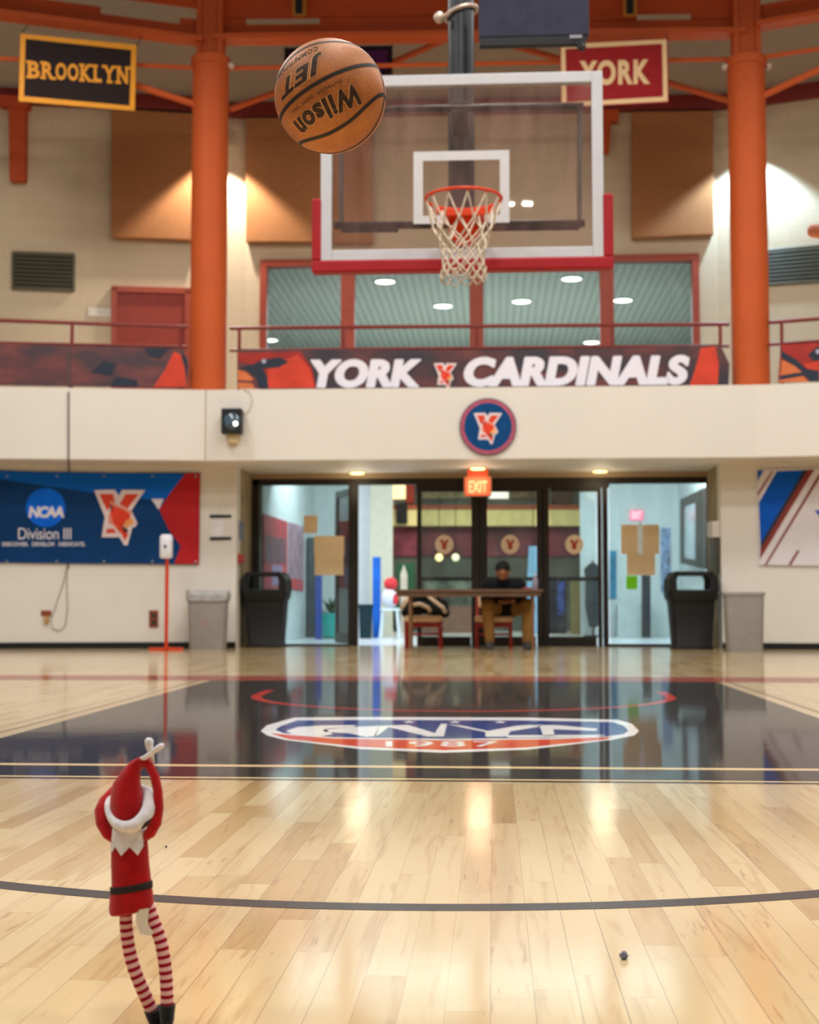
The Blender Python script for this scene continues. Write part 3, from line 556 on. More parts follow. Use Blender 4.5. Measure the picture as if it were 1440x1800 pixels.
def planter():
    p = at(582, 1112, 22.0); p.z = 0; t = thing('planter', 'teal planter with dark green plant behind the left sidelight', 'plant', p)
    mb = MB(); mb.loft([[(p.x + r * math.cos(a), p.y + r * math.sin(a), z) for a in [2 * math.pi * i / 20 for i in range(20)]] for r, z in ((.12, .0), (.16, .04), (.17, .40), (.15, .40), (.14, .36))]); mb.build('pot', mat('teal_glaze', (30, 168, 160), .35), t, smooth=40)
    mb = MB(); rnd = random.Random(3)
    for i in range(34):
        a = rnd.uniform(0, 6.28); L = rnd.uniform(.15, .42); e = rnd.uniform(.3, 1.3); q = Vector((p.x, p.y, .37)); d = Vector((math.cos(a) * math.cos(e), math.sin(a) * math.cos(e), math.sin(e)))
        s = Vector((-math.sin(a), math.cos(a), 0)) * .03; m_ = q + d * L * .6 + Vector((0, 0, .02)); tip = q + d * L - Vector((0, 0, .05)); mb.add([q, m_ - s, m_ + s, tip], [(0, 1, 2), (1, 3, 2)])
    mb.build('foliage', mat('dark_green_leaf', (40, 84, 52), .5, var=.3), t)
planter()
def lobin(x0, x1, yt, Y, m, label, name='waste_bin'):
    a, b_ = at(x0, 1110, Y), at(x1, 1110, Y); zt_ = at(x0, yt, Y).z; w = b_.x - a.x; cx = (a.x + b_.x) / 2; t = thing(name, label, 'bin', (cx, Y, 0))
    mb = MB(); mb.loft([rrect(cx, Y, z, w * k, w * k, w * .12) for z, k in ((0, .82), (zt_ - .02, .98))]); mb.build('body', m, t, smooth=40)
    mb = MB(); mb.loft([rrect(cx, Y, z, w * k, w * k, w * .12) for z, k in ((zt_ - .05, 1.02), (zt_ - .05, 1.06), (zt_, 1.06), (zt_, .92))]); mb.build('rim', m, t, smooth=40)
lobin(631, 655, 1062, 22.2, mat('dark_teal_plastic', (22, 50, 58), .5), 'dark teal bin seen through the open doorway')
lobb = slab('banner_or_light_shaft', R(655, 979, 669, 1106), 22.6, .06, mat('bright_blue_banner', (24, 98, 196), .5, var=.12, scale=4), label='tall bright blue banner stand inside the doorway', cat='banner')
def stool():
    a = at(686, 1108, 22.0); x, y = a.x, 22.0; t = thing('stool', 'white stool inside the open doorway', 'stool', (x, y, 0)); wpl = mat('white_plastic', (214, 226, 228), .4)
    mb = MB(); mb.loft([rrect(x, y, z, .30, .30, .05) for z in (.44, .48)]); mb.build('seat', wpl, t, smooth=40)
    for sx in (-1, 1):
        for sy in (-1, 1): mb = MB(); mb.cyl((x + sx * .15, y + sy * .15, 0), (x + sx * .11, y + sy * .11, .445), .018, n=10); mb.build('leg', wpl, t)
    b_ = thing('gift_bundle', 'red and white bundle sitting on the white stool', 'bundle', (x, y, .48))
    mb = MB(); mb.ball((x, y, .64), .16, 16, 10, (.85, .7, 1.0)); mb.build('white_bag', mat('white_cloth', (214, 218, 230), .7), b_, smooth=180)
    mb = MB(); mb.ball((x + .01, y - .02, .86), .11, 16, 10, (1, .8, .95)); mb.ball((x + .09, y - .08, .62), .06, 12, 8, (.8, .6, 1.5)); mb.build('red_cloth', mat('red_cloth', (206, 52, 58), .7), b_, smooth=180)
stool()
slab('green_cabinet', R(697, 990, 728, 1062), 27.6, .4, mat('green_cabinet_paint', (44, 92, 66), .5), label='green cabinet behind the narrow glass strip of the doorway', cat='cabinet')
slab('white_statue_board', [(704, 1062), (704, 1010), (710, 992), (716, 1010), (716, 1062)], 27.2, .05, mat('white_board', (206, 204, 200), .5), label='white pointed board in front of the green cabinet', cat='board')
slab('counter', R(742, 1066, 830, 1112), 26.5, .6, mat('brown_counter', (142, 104, 86), .5, var=.1), label='brown counter beyond the first glass door', cat='counter')
slab('glass_case', R(746, 1020, 828, 1064), 26.9, .3, mat('grey_glass_case', (112, 124, 112), .3, var=.4, scale=5), label='grey display case on the brown counter beyond the doors', cat='case')
slab('banner_or_light_shaft', [(930, 960), (945, 960), (945, 1075), (922, 1075)], 25.6, .05, mat('pale_blue_light_shaft', (150, 200, 236), .4, var=.08, emit=.25, ecol=(130, 190, 236)), label='pale blue glowing strip painted as a light shaft behind the seated person', cat='banner')  # shaft of light beyond the door, built as a glowing slab
vm = slab('vending_machine', R(966, 1015, 996, 1110), 25.8, .7, mat('dark_vending_body', (50, 50, 66), .4, var=.3, scale=8), label='dark vending machine behind the third glass door', cat='vending machine')
slab('display_window', R(980, 1022, 992, 1080), 25.78, .02, mat('blue_lit_window', (60, 90, 170), .3, var=.5, scale=9, emit=.2), vm)
slab('tan_post', R(1004, 1018, 1024, 1110), 25.2, .2, mat('tan_post_paint', (156, 142, 92), .5), label='tan post beside the dark vending machine', cat='post')
slab('floor_sign', [(1022, 1108), (1027, 1082), (1037, 1082), (1042, 1108)], 24.2, .12, mat('yellow_plastic', (226, 166, 60), .45), label='small yellow floor sign behind the third glass door', cat='sign')
def coat():
    p = at(1043, 1100, 23.3); mb = MB(); x, y = p.x, 23.3
    mb.loft([[(x + rx * math.cos(a), y + ry * math.sin(a), z) for a in [2 * math.pi * i / 16 for i in range(16)]] for rx, ry, z in ((.07, .05, .16), (.13, .09, .5), (.12, .09, .9), (.15, .09, 1.12), (.05, .05, 1.22))])
    t = thing('coat_stand', 'dark coat hanging on a stand behind the third glass door', 'coat stand', (x, y, 0)); mb.build('coat', mat('dark_coat_cloth', (48, 56, 60), .8, var=.3), t, smooth=60)
    mb = MB(); mb.cyl((x, y, 0), (x, y, 1.26), .02, n=10); mb.cyl((x, y, 0), (x, y, .03), .16, n=16); mb.build('stand', darkgrey, t)
coat()
# right lobby
RBk = plane_Y(BY - .03)
slab('exit_sign', R(1108, 897, 1131, 914), BY - .06, .055, mat('pink_red_exit_glow', (255, 120, 150), .5, var=0, emit=1.0, ecol=(255, 110, 140)), label='small pink-red lit exit sign on the lobby end wall', cat='sign')
mb = MB(); px_text(mb, 'EXIT', 1111, 899, 1128, 912, plane_Y(BY - .064)); mb.build('lettering', mat('exit_white_letter', (255, 210, 220), .5, var=0, emit=1.4), bpy.data.objects['exit_sign.001'])
slab('wall_poster', R(1072, 968, 1084, 1052), BY - .03, .025, mat('cyan_poster_print', (46, 130, 170), .5, var=.2, scale=8), label='blue poster at the left edge of the right sidelight', cat='poster')
slab('dark_post', R(1129, 1010, 1144, 1112), 22.9, .1, mat('charcoal_post', (44, 48, 54), .5), label='dark upright post below the tan papers on the right', cat='post')
slab('lobby_bench', R(1086, 1062, 1128, 1112), 23.3, .25, mat('pale_cabinet', (200, 208, 208), .5), label='pale low cabinet at the lobby end wall', cat='cabinet')
slab('notice_strip', R(1162, 928, 1179, 1042), BY - .03, .029, mat('notice_print', (140, 160, 196), .5, var=.35, scale=9), label='strip of pale blue notices at the right end of the lobby end wall', cat='notice')
dc = thing('display_case', 'dark framed display case on the right lobby wall', 'display case', RWp(1215, 930)); 
mb = MB(); mb.prism([RWp(x, y, -.16) for x, y in ((1196, 878), (1240, 856), (1240, 1000), (1196, 990))], (.155, 0, 0)); mb.build('cabinet', mat('dark_walnut', (44, 34, 26), .45), dc)
mb = MB(); mb.prism([RWp(x, y, -.165) for x, y in ((1204, 892), (1222, 884), (1222, 984), (1204, 980))], (.005, 0, 0)); mb.build('case_glass', mat('silver_reflection_glass', (150, 160, 168), .15, var=.2), dc)
# papers on the entrance glass
kraft = mat('tan_paper', (228, 202, 158), .7, var=.03)
for q, l, m in ((R(534, 906, 558, 937), 'small tan paper taped to the left sidelight', kraft), (R(552, 942, 605, 976), 'upper of the two large tan papers on the left sidelight', kraft), (R(553, 976, 604, 1011), 'lower of the two large tan papers on the left sidelight', kraft),
    (R(1092, 922, 1122, 974), 'left tan paper of the upper pair on the right sidelight', kraft), (R(1129, 922, 1159, 974), 'right tan paper of the upper pair on the right sidelight', kraft), (R(1102, 974, 1152, 1011), 'wide tan paper below the upper pair on the right sidelight', kraft), (R(1101, 1012, 1121, 1036), 'bright lime green notice on the right sidelight', mat('lime_paper', (120, 214, 20), .6, var=.05))):
    slab('paper_sheet', q, DY + .034, .004, m, label=l, cat='paper', group='sheets taped to the entrance glass')
slab('paper_strip', R(1123, 918, 1128, 974), DY + .034, .004, mat('white_paper', (226, 226, 226), .7), label='narrow white strip between the tan papers on the right sidelight', cat='paper')
# recess fittings
mb = MB(); q = [onpl(x, y, Vector((OR, 0, 0)), Vector((1, 0, 0))) for x, y in ((1257, 946), (1266, 948), (1266, 1006), (1257, 1004))]; mb.prism(q, (-.07, 0, 0)); tag(mb.build('wall_phone', mat('grey_device', (84, 82, 74), .5)), 'dark grey device on the right cheek of the entrance recess', 'device')
mb = MB(); q = [onpl(x, y, Vector((OR, 0, 0)), Vector((1, 0, 0))) for x, y in ((1256, 918), (1266, 916), (1266, 944), (1256, 944))]; mb.prism(q, (-.09, 0, 0)); tag(mb.build('wall_dispenser', mat('white_plastic_cover', (220, 212, 206), .45)), 'white box above the dark device on the recess cheek', 'dispenser')
mb = MB(); q = [onpl(x, y, Vector((OL, 0, 0)), Vector((1, 0, 0))) for x, y in ((420, 915), (428, 918), (428, 950), (420, 948))]; mb.prism(q, (.006, 0, 0)); tag(mb.build('wall_sticker', mat('blue_grey_sticker', (110, 120, 140), .6)), 'blue-grey sticker on the left concrete cheek', 'sticker')
mb = MB(); q = [onpl(x, y, Vector((OL, 0, 0)), Vector((1, 0, 0))) for x, y in ((418, 974), (424, 975), (424, 990), (418, 989))]; mb.prism(q, (.05, 0, 0)); tag(mb.build('fire_alarm', mat('red_alarm_plastic', (176, 60, 44), .5)), 'small red box on the left concrete cheek', 'alarm box')
# ------------------------------------------------------------------ railings with banners
def patch_mat(name, c0, c1, c2, sc):
    m = bpy.data.materials.new(name); m.use_nodes = True; nt = m.node_tree; b = nt.nodes['Principled BSDF']; tc = nt.nodes.new('ShaderNodeTexCoord'); n = nt.nodes.new('ShaderNodeTexNoise'); mp = nt.nodes.new('ShaderNodeMapping')
    mp.inputs['Rotation'].default_value = (0, .6, 0); mp.inputs['Scale'].default_value = (1, 1, 2.2); nt.links.new(tc.outputs['Object'], mp.inputs[0]); nt.links.new(mp.outputs[0], n.inputs['Vector']); n.inputs['Scale'].default_value = sc; n.inputs['Detail'].default_value = 3
    r = nt.nodes.new('ShaderNodeValToRGB'); nt.links.new(n.outputs['Fac'], r.inputs['Fac']); r.color_ramp.elements[0].position = .38; r.color_ramp.elements[0].color = rgb(*c0); r.color_ramp.elements[1].position = .66; r.color_ramp.elements[1].color = rgb(*c2); e = r.color_ramp.elements.new(.52); e.color = rgb(*c1)
    nt.links.new(r.outputs[0], b.inputs['Base Color']); b.inputs['Roughness'].default_value = .55; return m
dusk = patch_mat('dusky_maroon_print', (60, 38, 48), (94, 46, 46), (126, 58, 50), 1.7); dusk2 = patch_mat('dark_maroon_print', (40, 34, 46), (70, 36, 42), (104, 46, 42), 1.6)
fe_red = mat('bright_red_print', (204, 62, 38), .55, var=.12, scale=4); fe_dk = mat('deep_red_print', (156, 40, 32), .55, var=.15, scale=4); navyp = mat('navy_print', (34, 42, 58), .55); orp = mat('dull_orange_print', (206, 110, 62), .55); eyew = mat('pale_eye_print', (170, 170, 190), .4); whitel = mat('white_letter_print', (226, 222, 232), .55, var=.01)
RC = lambda x, y, o=0.0: at(x, y, 16.62 - o)
def rl(x, y, o=0.0): return RL_.px(x, y, o)
def rr(x, y, o=0.0): return RR_.px(x, y, o)
def railing(label, f, ends, posts, low):
    t = thing('railing', label, 'railing', f(*ends[0]), 'balcony railings')
    mb = MB(); mb.tube([f(x, y, -.03) for x, y in ends], .024, 12); mb.build('handrail', railred, t, smooth=60)
    mb = MB(); mb.tube([f(x, y, -.03) for x, y in low], .02, 10); mb.build('lower_rail', railred, t, smooth=60)
    for x, y in posts:
        p = f(x, y, -.03); mb = MB(); mb.cyl((p.x, p.y, ZT), (p.x, p.y, p.z), .021, n=12); mb.build('post', railred, t, smooth=60)
    return t
railing('maroon balcony railing left of the left column', rl, [(-90, 560), (330, 575)], [(-60, 562), (127, 568), (318, 575)], [(-90, 601), (330, 610)])
railing('maroon balcony railing between the two columns', RC, [(404, 577), (1282, 570)], [(421, 577), (604, 577), (838, 574), (1076, 573), (1266, 571)], [(404, 616), (1282, 608)])
railing('maroon balcony railing right of the right column', rr, [(1351, 567), (1600, 549)], [(1374, 566), (1590, 550)], [(1351, 606), (1600, 588)])
def railbanner(label, f, outline, m, prints):
    t = thing('railing_banner', label, 'banner', f(*outline[0]), 'banners tied to the balcony railing')
    mb = MB(); o = [f(x, y, .03) for x, y in outline]; mb.prism(o, (0, .008, 0)); mb.build('cloth', m, t)
    k = 0
    for nm, polys, mm in prints:
        k += 1
        for q in polys: mb = MB(); mb.poly([f(x, y, .032 + .0015 * k) for x, y in q]); mb.build(nm, mm, t)
    return t
ct = railbanner('long dark banner with big white lettering between the columns', RC, [(417, 613), (560, 614), (820, 615), (1100, 611), (1266, 605), (1283, 640), (1281, 677), (1100, 680), (820, 684), (600, 684), (417, 683)], dusk2,
    [('feather_print', [[(417, 620), (528, 618), (548, 645), (556, 682), (470, 683), (462, 660), (440, 640), (418, 636)]], fe_dk), ('bright_feather_print', [[(470, 650), (500, 632), (524, 624), (546, 650), (554, 682), (470, 683)], [(1232, 612), (1258, 609), (1264, 640), (1262, 676), (1212, 678), (1222, 650)]], fe_red),
     ('dark_print', [[(420, 646), (445, 640), (462, 632), (492, 628), (508, 636), (490, 646), (462, 648), (470, 662), (472, 683), (456, 683), (450, 664), (436, 652)]], navyp), ('beak_print', [[(418, 650), (432, 654), (446, 666), (440, 670), (418, 668)], [(418, 672), (444, 674), (448, 683), (418, 683)]], orp), ('eye_print', [[(464 + 4 * math.cos(a), 635 + 4 * math.sin(a)) for a in [i * .7 for i in range(9)]]], eyew)])
def emblem(f, cx, cy, s, parent, o):
    def T(q): return [(cx + (x - 790) / 12 * s, cy + (y - 800) / 12 * s) for x, y in q]
    L = [('emblem_outline', [[(255, 270), (690, 255), (775, 385), (480, 830)], [(775, 385), (850, 260), (1330, 265), (1040, 700), (480, 830)], [(480, 830), (1040, 700), (1170, 960), (1130, 1040), (1060, 1060), (960, 1430), (890, 1430), (790, 1260), (415, 1260)]], mat('pale_emblem_edge', (226, 208, 210), .55)),
        ('emblem_letter', [[(365, 345), (655, 345), (700, 530), (600, 600), (560, 690), (520, 680)], [(920, 350), (1200, 350), (960, 655), (790, 565)], [(530, 1080), (680, 1085), (725, 1175), (500, 1175)]], mat('orange_red_print', (216, 62, 28), .55, var=.03)),
        ('bird_outline', [[(590, 500), (660, 490), (700, 560), (960, 660), (1060, 740), (900, 1000), (610, 800)], [(610, 640), (640, 800), (870, 1000), (800, 1180), (720, 1080), (640, 1000), (560, 960), (560, 800)]], mat('salmon_print', (224, 140, 120), .55)),
        ('bird_head', [[(600, 600), (690, 610), (900, 690), (1010, 780), (1030, 880), (870, 1000), (610, 800)], [(610, 800), (870, 1000), (870, 1090), (975, 1200), (910, 1340), (830, 1180), (760, 1080), (660, 960)]], mat('red_bird_print', (222, 58, 30), .55)),
        ('beak', [[(900, 940), (1000, 860), (1070, 870), (1095, 970), (1000, 1020), (950, 1070), (880, 1030)]], mat('tan_beak_print', (238, 160, 92), .55)), ('dark_face', [[(850, 1000), (880, 1050), (960, 1090), (972, 1160), (900, 1160), (855, 1080)], [(590, 560), (640, 590), (640, 720), (610, 700)]], mat('black_brown_print', (54, 28, 22), .55))]
    for i, (nm, ps, m) in enumerate(L):
        mb = MB()
        for q in ps: mb.poly([f(x, y, o + .0015 * i) for x, y in T(q)])
        mb.build(nm, m, parent)
mb = MB()

for k_, (dx, dy) in enumerate(((-1.7, 0), (0, -.9), (0, .9), (1.7, 0))): px_text(mb, 'YORK', 547 + dx, 632.5 + dy, 740 + dx, 681.5 + dy, (lambda x, y, k_=k_: RC(x, y, .043 + .0012 * k_)), dy0=-1, bold=.045, shear=.17, space=1.04)
mb.build('lettering', whitel, ct); mb = MB()
for k_, (dx, dy) in enumerate(((-1.7, 0), (0, -.9), (0, .9), (1.7, 0))): px_text(mb, 'CARDINALS', 817 + dx, 628.5 + dy, 1211 + dx, 679.5 + dy, (lambda x, y, k_=k_: RC(x, y, .043 + .0012 * k_)), dy0=-4, bold=.045, shear=.17, space=1.04)
mb.build('lettering', whitel, ct)
emblem(RC, 783, 659, .46, ct, .05)
railbanner('dusky maroon banner left of the left column', rl, [(-80, 600), (100, 607), (300, 612), (322, 613), (332, 640), (328, 681), (100, 679), (-80, 676)], dusk, [('bright_feather_print', [[(270, 680), (290, 650), (306, 618), (322, 626), (328, 680)]], fe_red), ('dark_print', [[(254, 612), (298, 612), (282, 630), (262, 626)], [(192, 680), (205, 662), (240, 668), (244, 680)], [(160, 655), (182, 634), (205, 640), (196, 660)], [(318, 615), (330, 632), (328, 656), (320, 632)]], navyp)])
railbanner('red banner with a dark eye right of the right column', rr, [(1373, 606), (1600, 594), (1600, 662), (1440, 670), (1368, 673)], fe_dk, [('bright_feather_print', [[(1412, 640), (1440, 634), (1500, 622), (1500, 668), (1440, 671)]], fe_red), ('dark_print', [[(1372, 608), (1376, 618), (1400, 632), (1418, 648), (1440, 652), (1440, 671), (1424, 671), (1414, 660), (1370, 668), (1370, 662), (1408, 652), (1390, 638), (1374, 630)], [(1420, 624), (1436, 610), (1470, 612), (1462, 632), (1430, 634)]], navyp), ('beak_print', [[(1375, 632), (1398, 644), (1410, 654), (1372, 660)], [(1370, 668), (1412, 661), (1422, 671), (1370, 672)]], orp), ('eye_print', [[(1438 + 4 * math.cos(a), 618 + 4 * math.sin(a)) for a in [i * .7 for i in range(9)]]], eyew)])
# ------------------------------------------------------------------ upper wall fittings
acoustic = mat('tan_acoustic_fabric', (156, 102, 60), .9, var=.06, scale=30)
def panel(f, pts, label):
    t = thing('acoustic_panel', label, 'panel', f(*pts[0]), 'acoustic panels on the gallery wall')
    mb = MB(); a = [f(x, y, .14) for x, y in pts]; mb.prism(a, (f(pts[0][0], pts[0][1], .002) - f(pts[0][0], pts[0][1], .14)) * 0 + Vector((0, .137, 0))); mb.build('fabric_board', acoustic, t, bevel=.012)
    return t
ucp = lambda x, y, o=0.0: at(x, y, UY - o)
def ulpx(x, y, o=0.0): return UL_.px(x, y, o)
panel(ulpx, [(195, 190), (344, 200), (344, 422), (195, 417)], 'tan acoustic panel left of the left column, above the red door')
panel(ucp, [(432, 207), (655, 204), (655, 426), (432, 425)], 'tan acoustic panel between the left column and the backboard')
panel(ucp, [(1112, 196), (1255, 194), (1255, 412), (1112, 418)], 'tan acoustic panel left of the right column')
def vent(f, pts, label, nl):
    t = thing('wall_vent', label, 'vent', f(*pts[0]), 'vents in the gallery wall'); a = pts
    mb = MB(); mb.prism([f(x, y, .012) for x, y in a], (0, .01, 0)); mb.build('backing', mat('vent_shadow', (46, 42, 32), .7), t)
    mb = MB()
    for i in range(nl):
        k0, k1 = (i + .1) / nl, (i + .75) / nl
        def E(k, s): return (a[0][0] + (a[3][0] - a[0][0]) * k, a[0][1] + (a[3][1] - a[0][1]) * k) if s == 0 else (a[1][0] + (a[2][0] - a[1][0]) * k, a[1][1] + (a[2][1] - a[1][1]) * k)
        mb.prism([f(*E(k0, 0), .012), f(*E(k0, 1), .012), f(*E(k1, 1), .05), f(*E(k1, 0), .05)], (0, .004, 0))
    mb.build('louvre', mat('olive_grey_louvre', (92, 86, 68), .5), t)
    mb = MB()
    for (x0, y0), (x1, y1) in zip(a, a[1:] + a[:1]): mb.tube([f(x0, y0, .03), f(x1, y1, .03)], .018, 6)
    mb.build('frame', mat('olive_grey_frame', (104, 96, 76), .5), t)
vent(ulpx, [(22, 443), (130, 447), (130, 511), (22, 507)], 'dark louvred vent on the left gallery wall', 9)
def urpx(x, y, o=0.0): return UR_.px(x, y, o)
vent(urpx, [(1349, 440), (1446, 431), (1446, 494), (1349, 500)], 'dark louvred vent at the right edge of the gallery wall', 9)
mb = MB(); mb.prism([ulpx(x, y, .01) for x, y in ((155, 540), (195, 542), (195, 557), (155, 555))], (0, .009, 0)); tag(mb.build('wall_plate', mat('pale_grey_plate', (206, 196, 180), .5)), 'pale plate on the wall left of the red gallery door', 'sign')
# light fittings behind the columns
for x, y, c, l in ((412, 268, (255, 240, 200), 'wall downlight behind the left column'), (1284, 276, (220, 245, 255), 'wall downlight behind the right column')):
    p = Vector((-3.72, 18.58, 6.98)) if x < 720 else Vector((3.46, 18.6, 6.88)); t = thing('wall_lamp', l, 'lamp', p, 'wall lamps behind the columns')
    mb = MB(); mb.box((p.x - .07, p.y - .2, p.z), (p.x + .07, p.y + .16, p.z + .18)); mb.build('housing', orange_dk, t, bevel=.01)
    mb = MB(); mb.box((p.x - .06, p.y - .19, p.z - .012), (p.x + .06, p.y + .02, p.z)); mb.build('diffuser', mat('wall_lamp_glow_%d' % x, c, .5, var=0, emit=6), t)
# ------------------------------------------------------------------ hanging banners
def hang(label, f, q, mat_field, border, mborder, text=None, tm=None, tbox=None, tdy=0.0, inset=0.0, bold=.03, space=1.0, cords=True, serif=False):
    t = thing('hanging_banner', label, 'banner', f(*q[0]), 'banners hanging from the roof beams')
    mb = MB(); mb.prism([f(x, y) for x, y in q], (0, .012, 0)); mb.build('cloth', mat_field, t)
    cx = sum(x for x, y in q) / 4; cyy = sum(y for x, y in q) / 4
    def sh(k): # inset by k px
        o = []
        for x, y in q: o.append((x + (k if x < cx else -k), y + (k if y < cyy else -k)))
        return o
    mb = MB(); a, b_ = sh(inset), sh(inset + border)
    for i in range(4): mb.poly([f(*p) + Vector((0, -.002, 0)) for p in (a[i], a[(i + 1) % 4], b_[(i + 1) % 4], b_[i])])
    mb.build('border', mborder, t)
    if text:
        mb = MB(); px_text(mb, text, *tbox, lambda x, y: f(x, y) + Vector((0, -.0035, 0)), dy0=tdy, bold=bold, space=space); mb.build('lettering', tm, t)
    mb = MB()
    for i in (0, 1):
        p = f(*q[i]); p2 = Vector((p.x, p.y + .26, p.z + .22)); mb.cyl(p + Vector((0, .006, -.01)), p2, .006, n=6)
    mb.build('cord', black, t)
    return t
def blf(x, y): return BL_.px(x, y, .25)
gold = mat('gold_print', (222, 146, 30), .6, var=.04); tanl = mat('cream_print', (232, 196, 148), .6, var=.03)
bb = hang('black banner with gold border and gold lettering', blf, [(36, 59), (240, 79), (237, 195), (33, 178)], mat('black_brown_cloth', (30, 16, 16), .8), 9, gold)
mb = MB()                                                   # slab lettering, letter by letter
def sl(x): return 107 + (x - 48) * .062
for ch, x0, x1 in (('B', 49, 70), ('R', 74, 95), ('O', 98, 117), ('O', 119, 138), ('K', 142, 161), ('L', 165, 179), ('Y', 182, 202), ('N', 206, 225)):
    px_text(mb, ch, x0, sl(x0), x1, sl(x0) + 30, lambda x, y: blf(x, y) + Vector((0, -.0035, 0)), dy0=1.2, bold=.035)
for x, top in ((50, 1), (50, 0), (75, 1), (75, 0), (93, 0), (143, 1), (143, 0), (159, 1), (160, 0), (166, 1), (166, 0), (183, 1), (201, 1), (192, 0), (207, 1), (207, 0), (224, 1)):
    y0 = sl(x) - 1 if top else sl(x) + 25.5
    mb.poly([blf(a, b) + Vector((0, -.0037, 0)) for a, b in ((x - 4, y0), (x + 6, y0 + .7), (x + 6, y0 + 5.4), (x - 4, y0 + 4.7))])
mb.build('lettering', gold, bb)
hang('crimson banner with cream border and lettering behind the backboard', plane_Y(16.5), [(984, 76), (1174, 67), (1176, 180), (986, 190)], mat('crimson_cloth', (150, 16, 22), .7), 8, tanl, 'YORK', tanl, (1019, 107, 1143, 151), -3, inset=2, bold=.045, space=1.15)
hang('purple banner with dark border behind the basketball', plane_Y(18.1), [(500, 84), (690, 80), (690, 131), (500, 135)], mat('purple_cloth', (84, 24, 92), .7), 8, mat('near_black_purple', (34, 14, 36), .8))
for x, l in ((526, 'small black tag with yellow edges above the basketball'), (1108, 'small black tag with yellow edges above the crimson banner')):
    t = thing('beam_tag', l, 'tag', at(x, 0, 16.55), 'black tags on the roof beam'); Yt = 16.58
    mb = MB(); mb.prism([at(a, b_, Yt) for a, b_ in R(x - 12, -60, x + 12, 28)], (0, .01, 0)); mb.build('edge', mat('ochre_edge', (170, 110, 30), .6), t)
    mb = MB(); mb.prism([at(a, b_, Yt - .004) for a, b_ in R(x - 7, -60, x + 6, 24)], (0, .003, 0)); mb.build('face_panel', black, t)
# ------------------------------------------------------------------ fascia fittings
FCp = lambda x, y, o=0.0: at(x, y, FY - o)
rs = thing('round_sign', 'round blue sign with a red-orange letter and bird on the balcony front', 'sign', FCp(858, 750))
def disc(mb, cx, cy, r, o, th=None, n=48):
    q = [FCp(cx + r * math.cos(2 * math.pi * i / n), cy + r * math.sin(2 * math.pi * i / n), o) for i in range(n)]
    mb.prism(q, (0, th, 0)) if th else mb.poly(q)
mb = MB(); disc(mb, 858, 750, 50, .03, .029); mb.build('board', mat('navy_disc_edge', (40, 44, 84), .5), rs)
mb = MB(); disc(mb, 858, 750, 48.5, .0315); mb.build('rim_print', mat('rose_ring_print', (176, 82, 104), .5, var=.12, scale=25), rs)
mb = MB(); disc(mb, 858, 750, 42, .033); mb.build('field', mat('deep_blue_print', (2, 66, 120), .6, spec=.15), rs)
emblem(FCp, 858, 751, .56, rs, .0345)
flx = thing('floodlight', 'black square floodlight mounted on the balcony front', 'floodlight', FCp(408, 742))
a, b_ = FCp(391, 719, .12), FCp(426, 763, .12)
mb = MB(); mb.loft([rrect((a.x + b_.x) / 2, 0, 0, 1, 1, .1)] * 2) if False else None
mb = MB(); mb.box((a.x, FY - .20, b_.z), (b_.x, FY - .04, a.z)); mb.build('housing', mat('black_housing', (24, 24, 26), .45), flx, bevel=.012)
mb = MB(); c = FCp(410, 742, .12); mb.ball((c.x, FY - .20, c.z), .1, 24, 12, (1, .28, 1)); mb.build('lens', mat('smoky_blue_lens', (74, 96, 112), .12, var=.3, scale=20, spec=.8), flx, smooth=180)
mb = MB(); c = FCp(416, 745, .2); mb.ball((c.x - .01, FY - .222, c.z), .028, 14, 8, (1, .4, 1)); mb.build('lens_highlight', mat('painted_highlight_glow', (255, 255, 250), .4, var=0, emit=3.0), flx, smooth=180)  # glowing bead paints the white highlight on the lens
mb = MB(); mb.box((a.x + .06, FY - .1, b_.z - .10), (b_.x - .06, FY - .002, b_.z + .06)); mb.build('bracket', mat('cream_bracket', (216, 194, 152), .5), flx, bevel=.005)
mb = MB(); q = [FCp(428, 728, .02), FCp(438, 722, .01), FCp(444, 706, .008), FCp(440, 690, .006), FCp(428, 684, .006)]; mb.tube(q, .006, 6); mb.build('cord', mat('pale_cord', (206, 192, 174), .6), flx, smooth=60)
# hanging cable on the left
mb = MB(); mb.tube([RL_.px(122, 610, .045), RL_.px(121, 682, .06), FL_.px(120.5, 690, .02), FL_.px(120.5, 806, .02), WL_.px(121, 820, .011), WL_.px(120, 1000, .011)], .0095, 8); tag(mb.build('cable', mat('dark_grey_cable', (88, 84, 78), .6), smooth=60), 'dark cable hanging down the left wall behind the blue banner', 'cable')
mb = MB(); mb.tube([WL_.px(x, y, .012) for x, y in ((118, 992), (113, 1020), (103, 1050), (96, 1072), (90, 1088), (92, 1104), (104, 1109), (115, 1100), (119, 1070), (118, 1030), (118, 1000))], .007, 6, closed=False); tag(mb.build('cord', mat('thin_grey_cord', (180, 168, 150), .6), smooth=60), 'thin grey cord looped below the blue banner', 'cord')
def wl(x, y, o=0.0): return WL_.px(x, y, o)
def wr(x, y, o=0.0): return WR_.px(x, y, o)
oo = thing('wall_socket', 'brown plug in a wall socket at the end of the grey cord', 'socket', wl(80, 1080), 'wall sockets on the left wall')
mb = MB(); mb.prism([wl(x, y, .012) for x, y in R(72, 1073, 90, 1083)], (0, .011, 0)); mb.build('plate', mat('brown_red_plate', (140, 66, 44), .5), oo, bevel=.003)
mb = MB(); mb.prism([wl(x, y, .04) for x, y in R(77, 1083, 85, 1096)], (0, .039, 0)); mb.build('plug', mat('brass_plug', (176, 140, 84), .5), oo, bevel=.003)
oo = thing('wall_socket', 'dark red double wall socket behind the sanitizer post', 'socket', wl(270, 1087), 'wall sockets on the left wall')
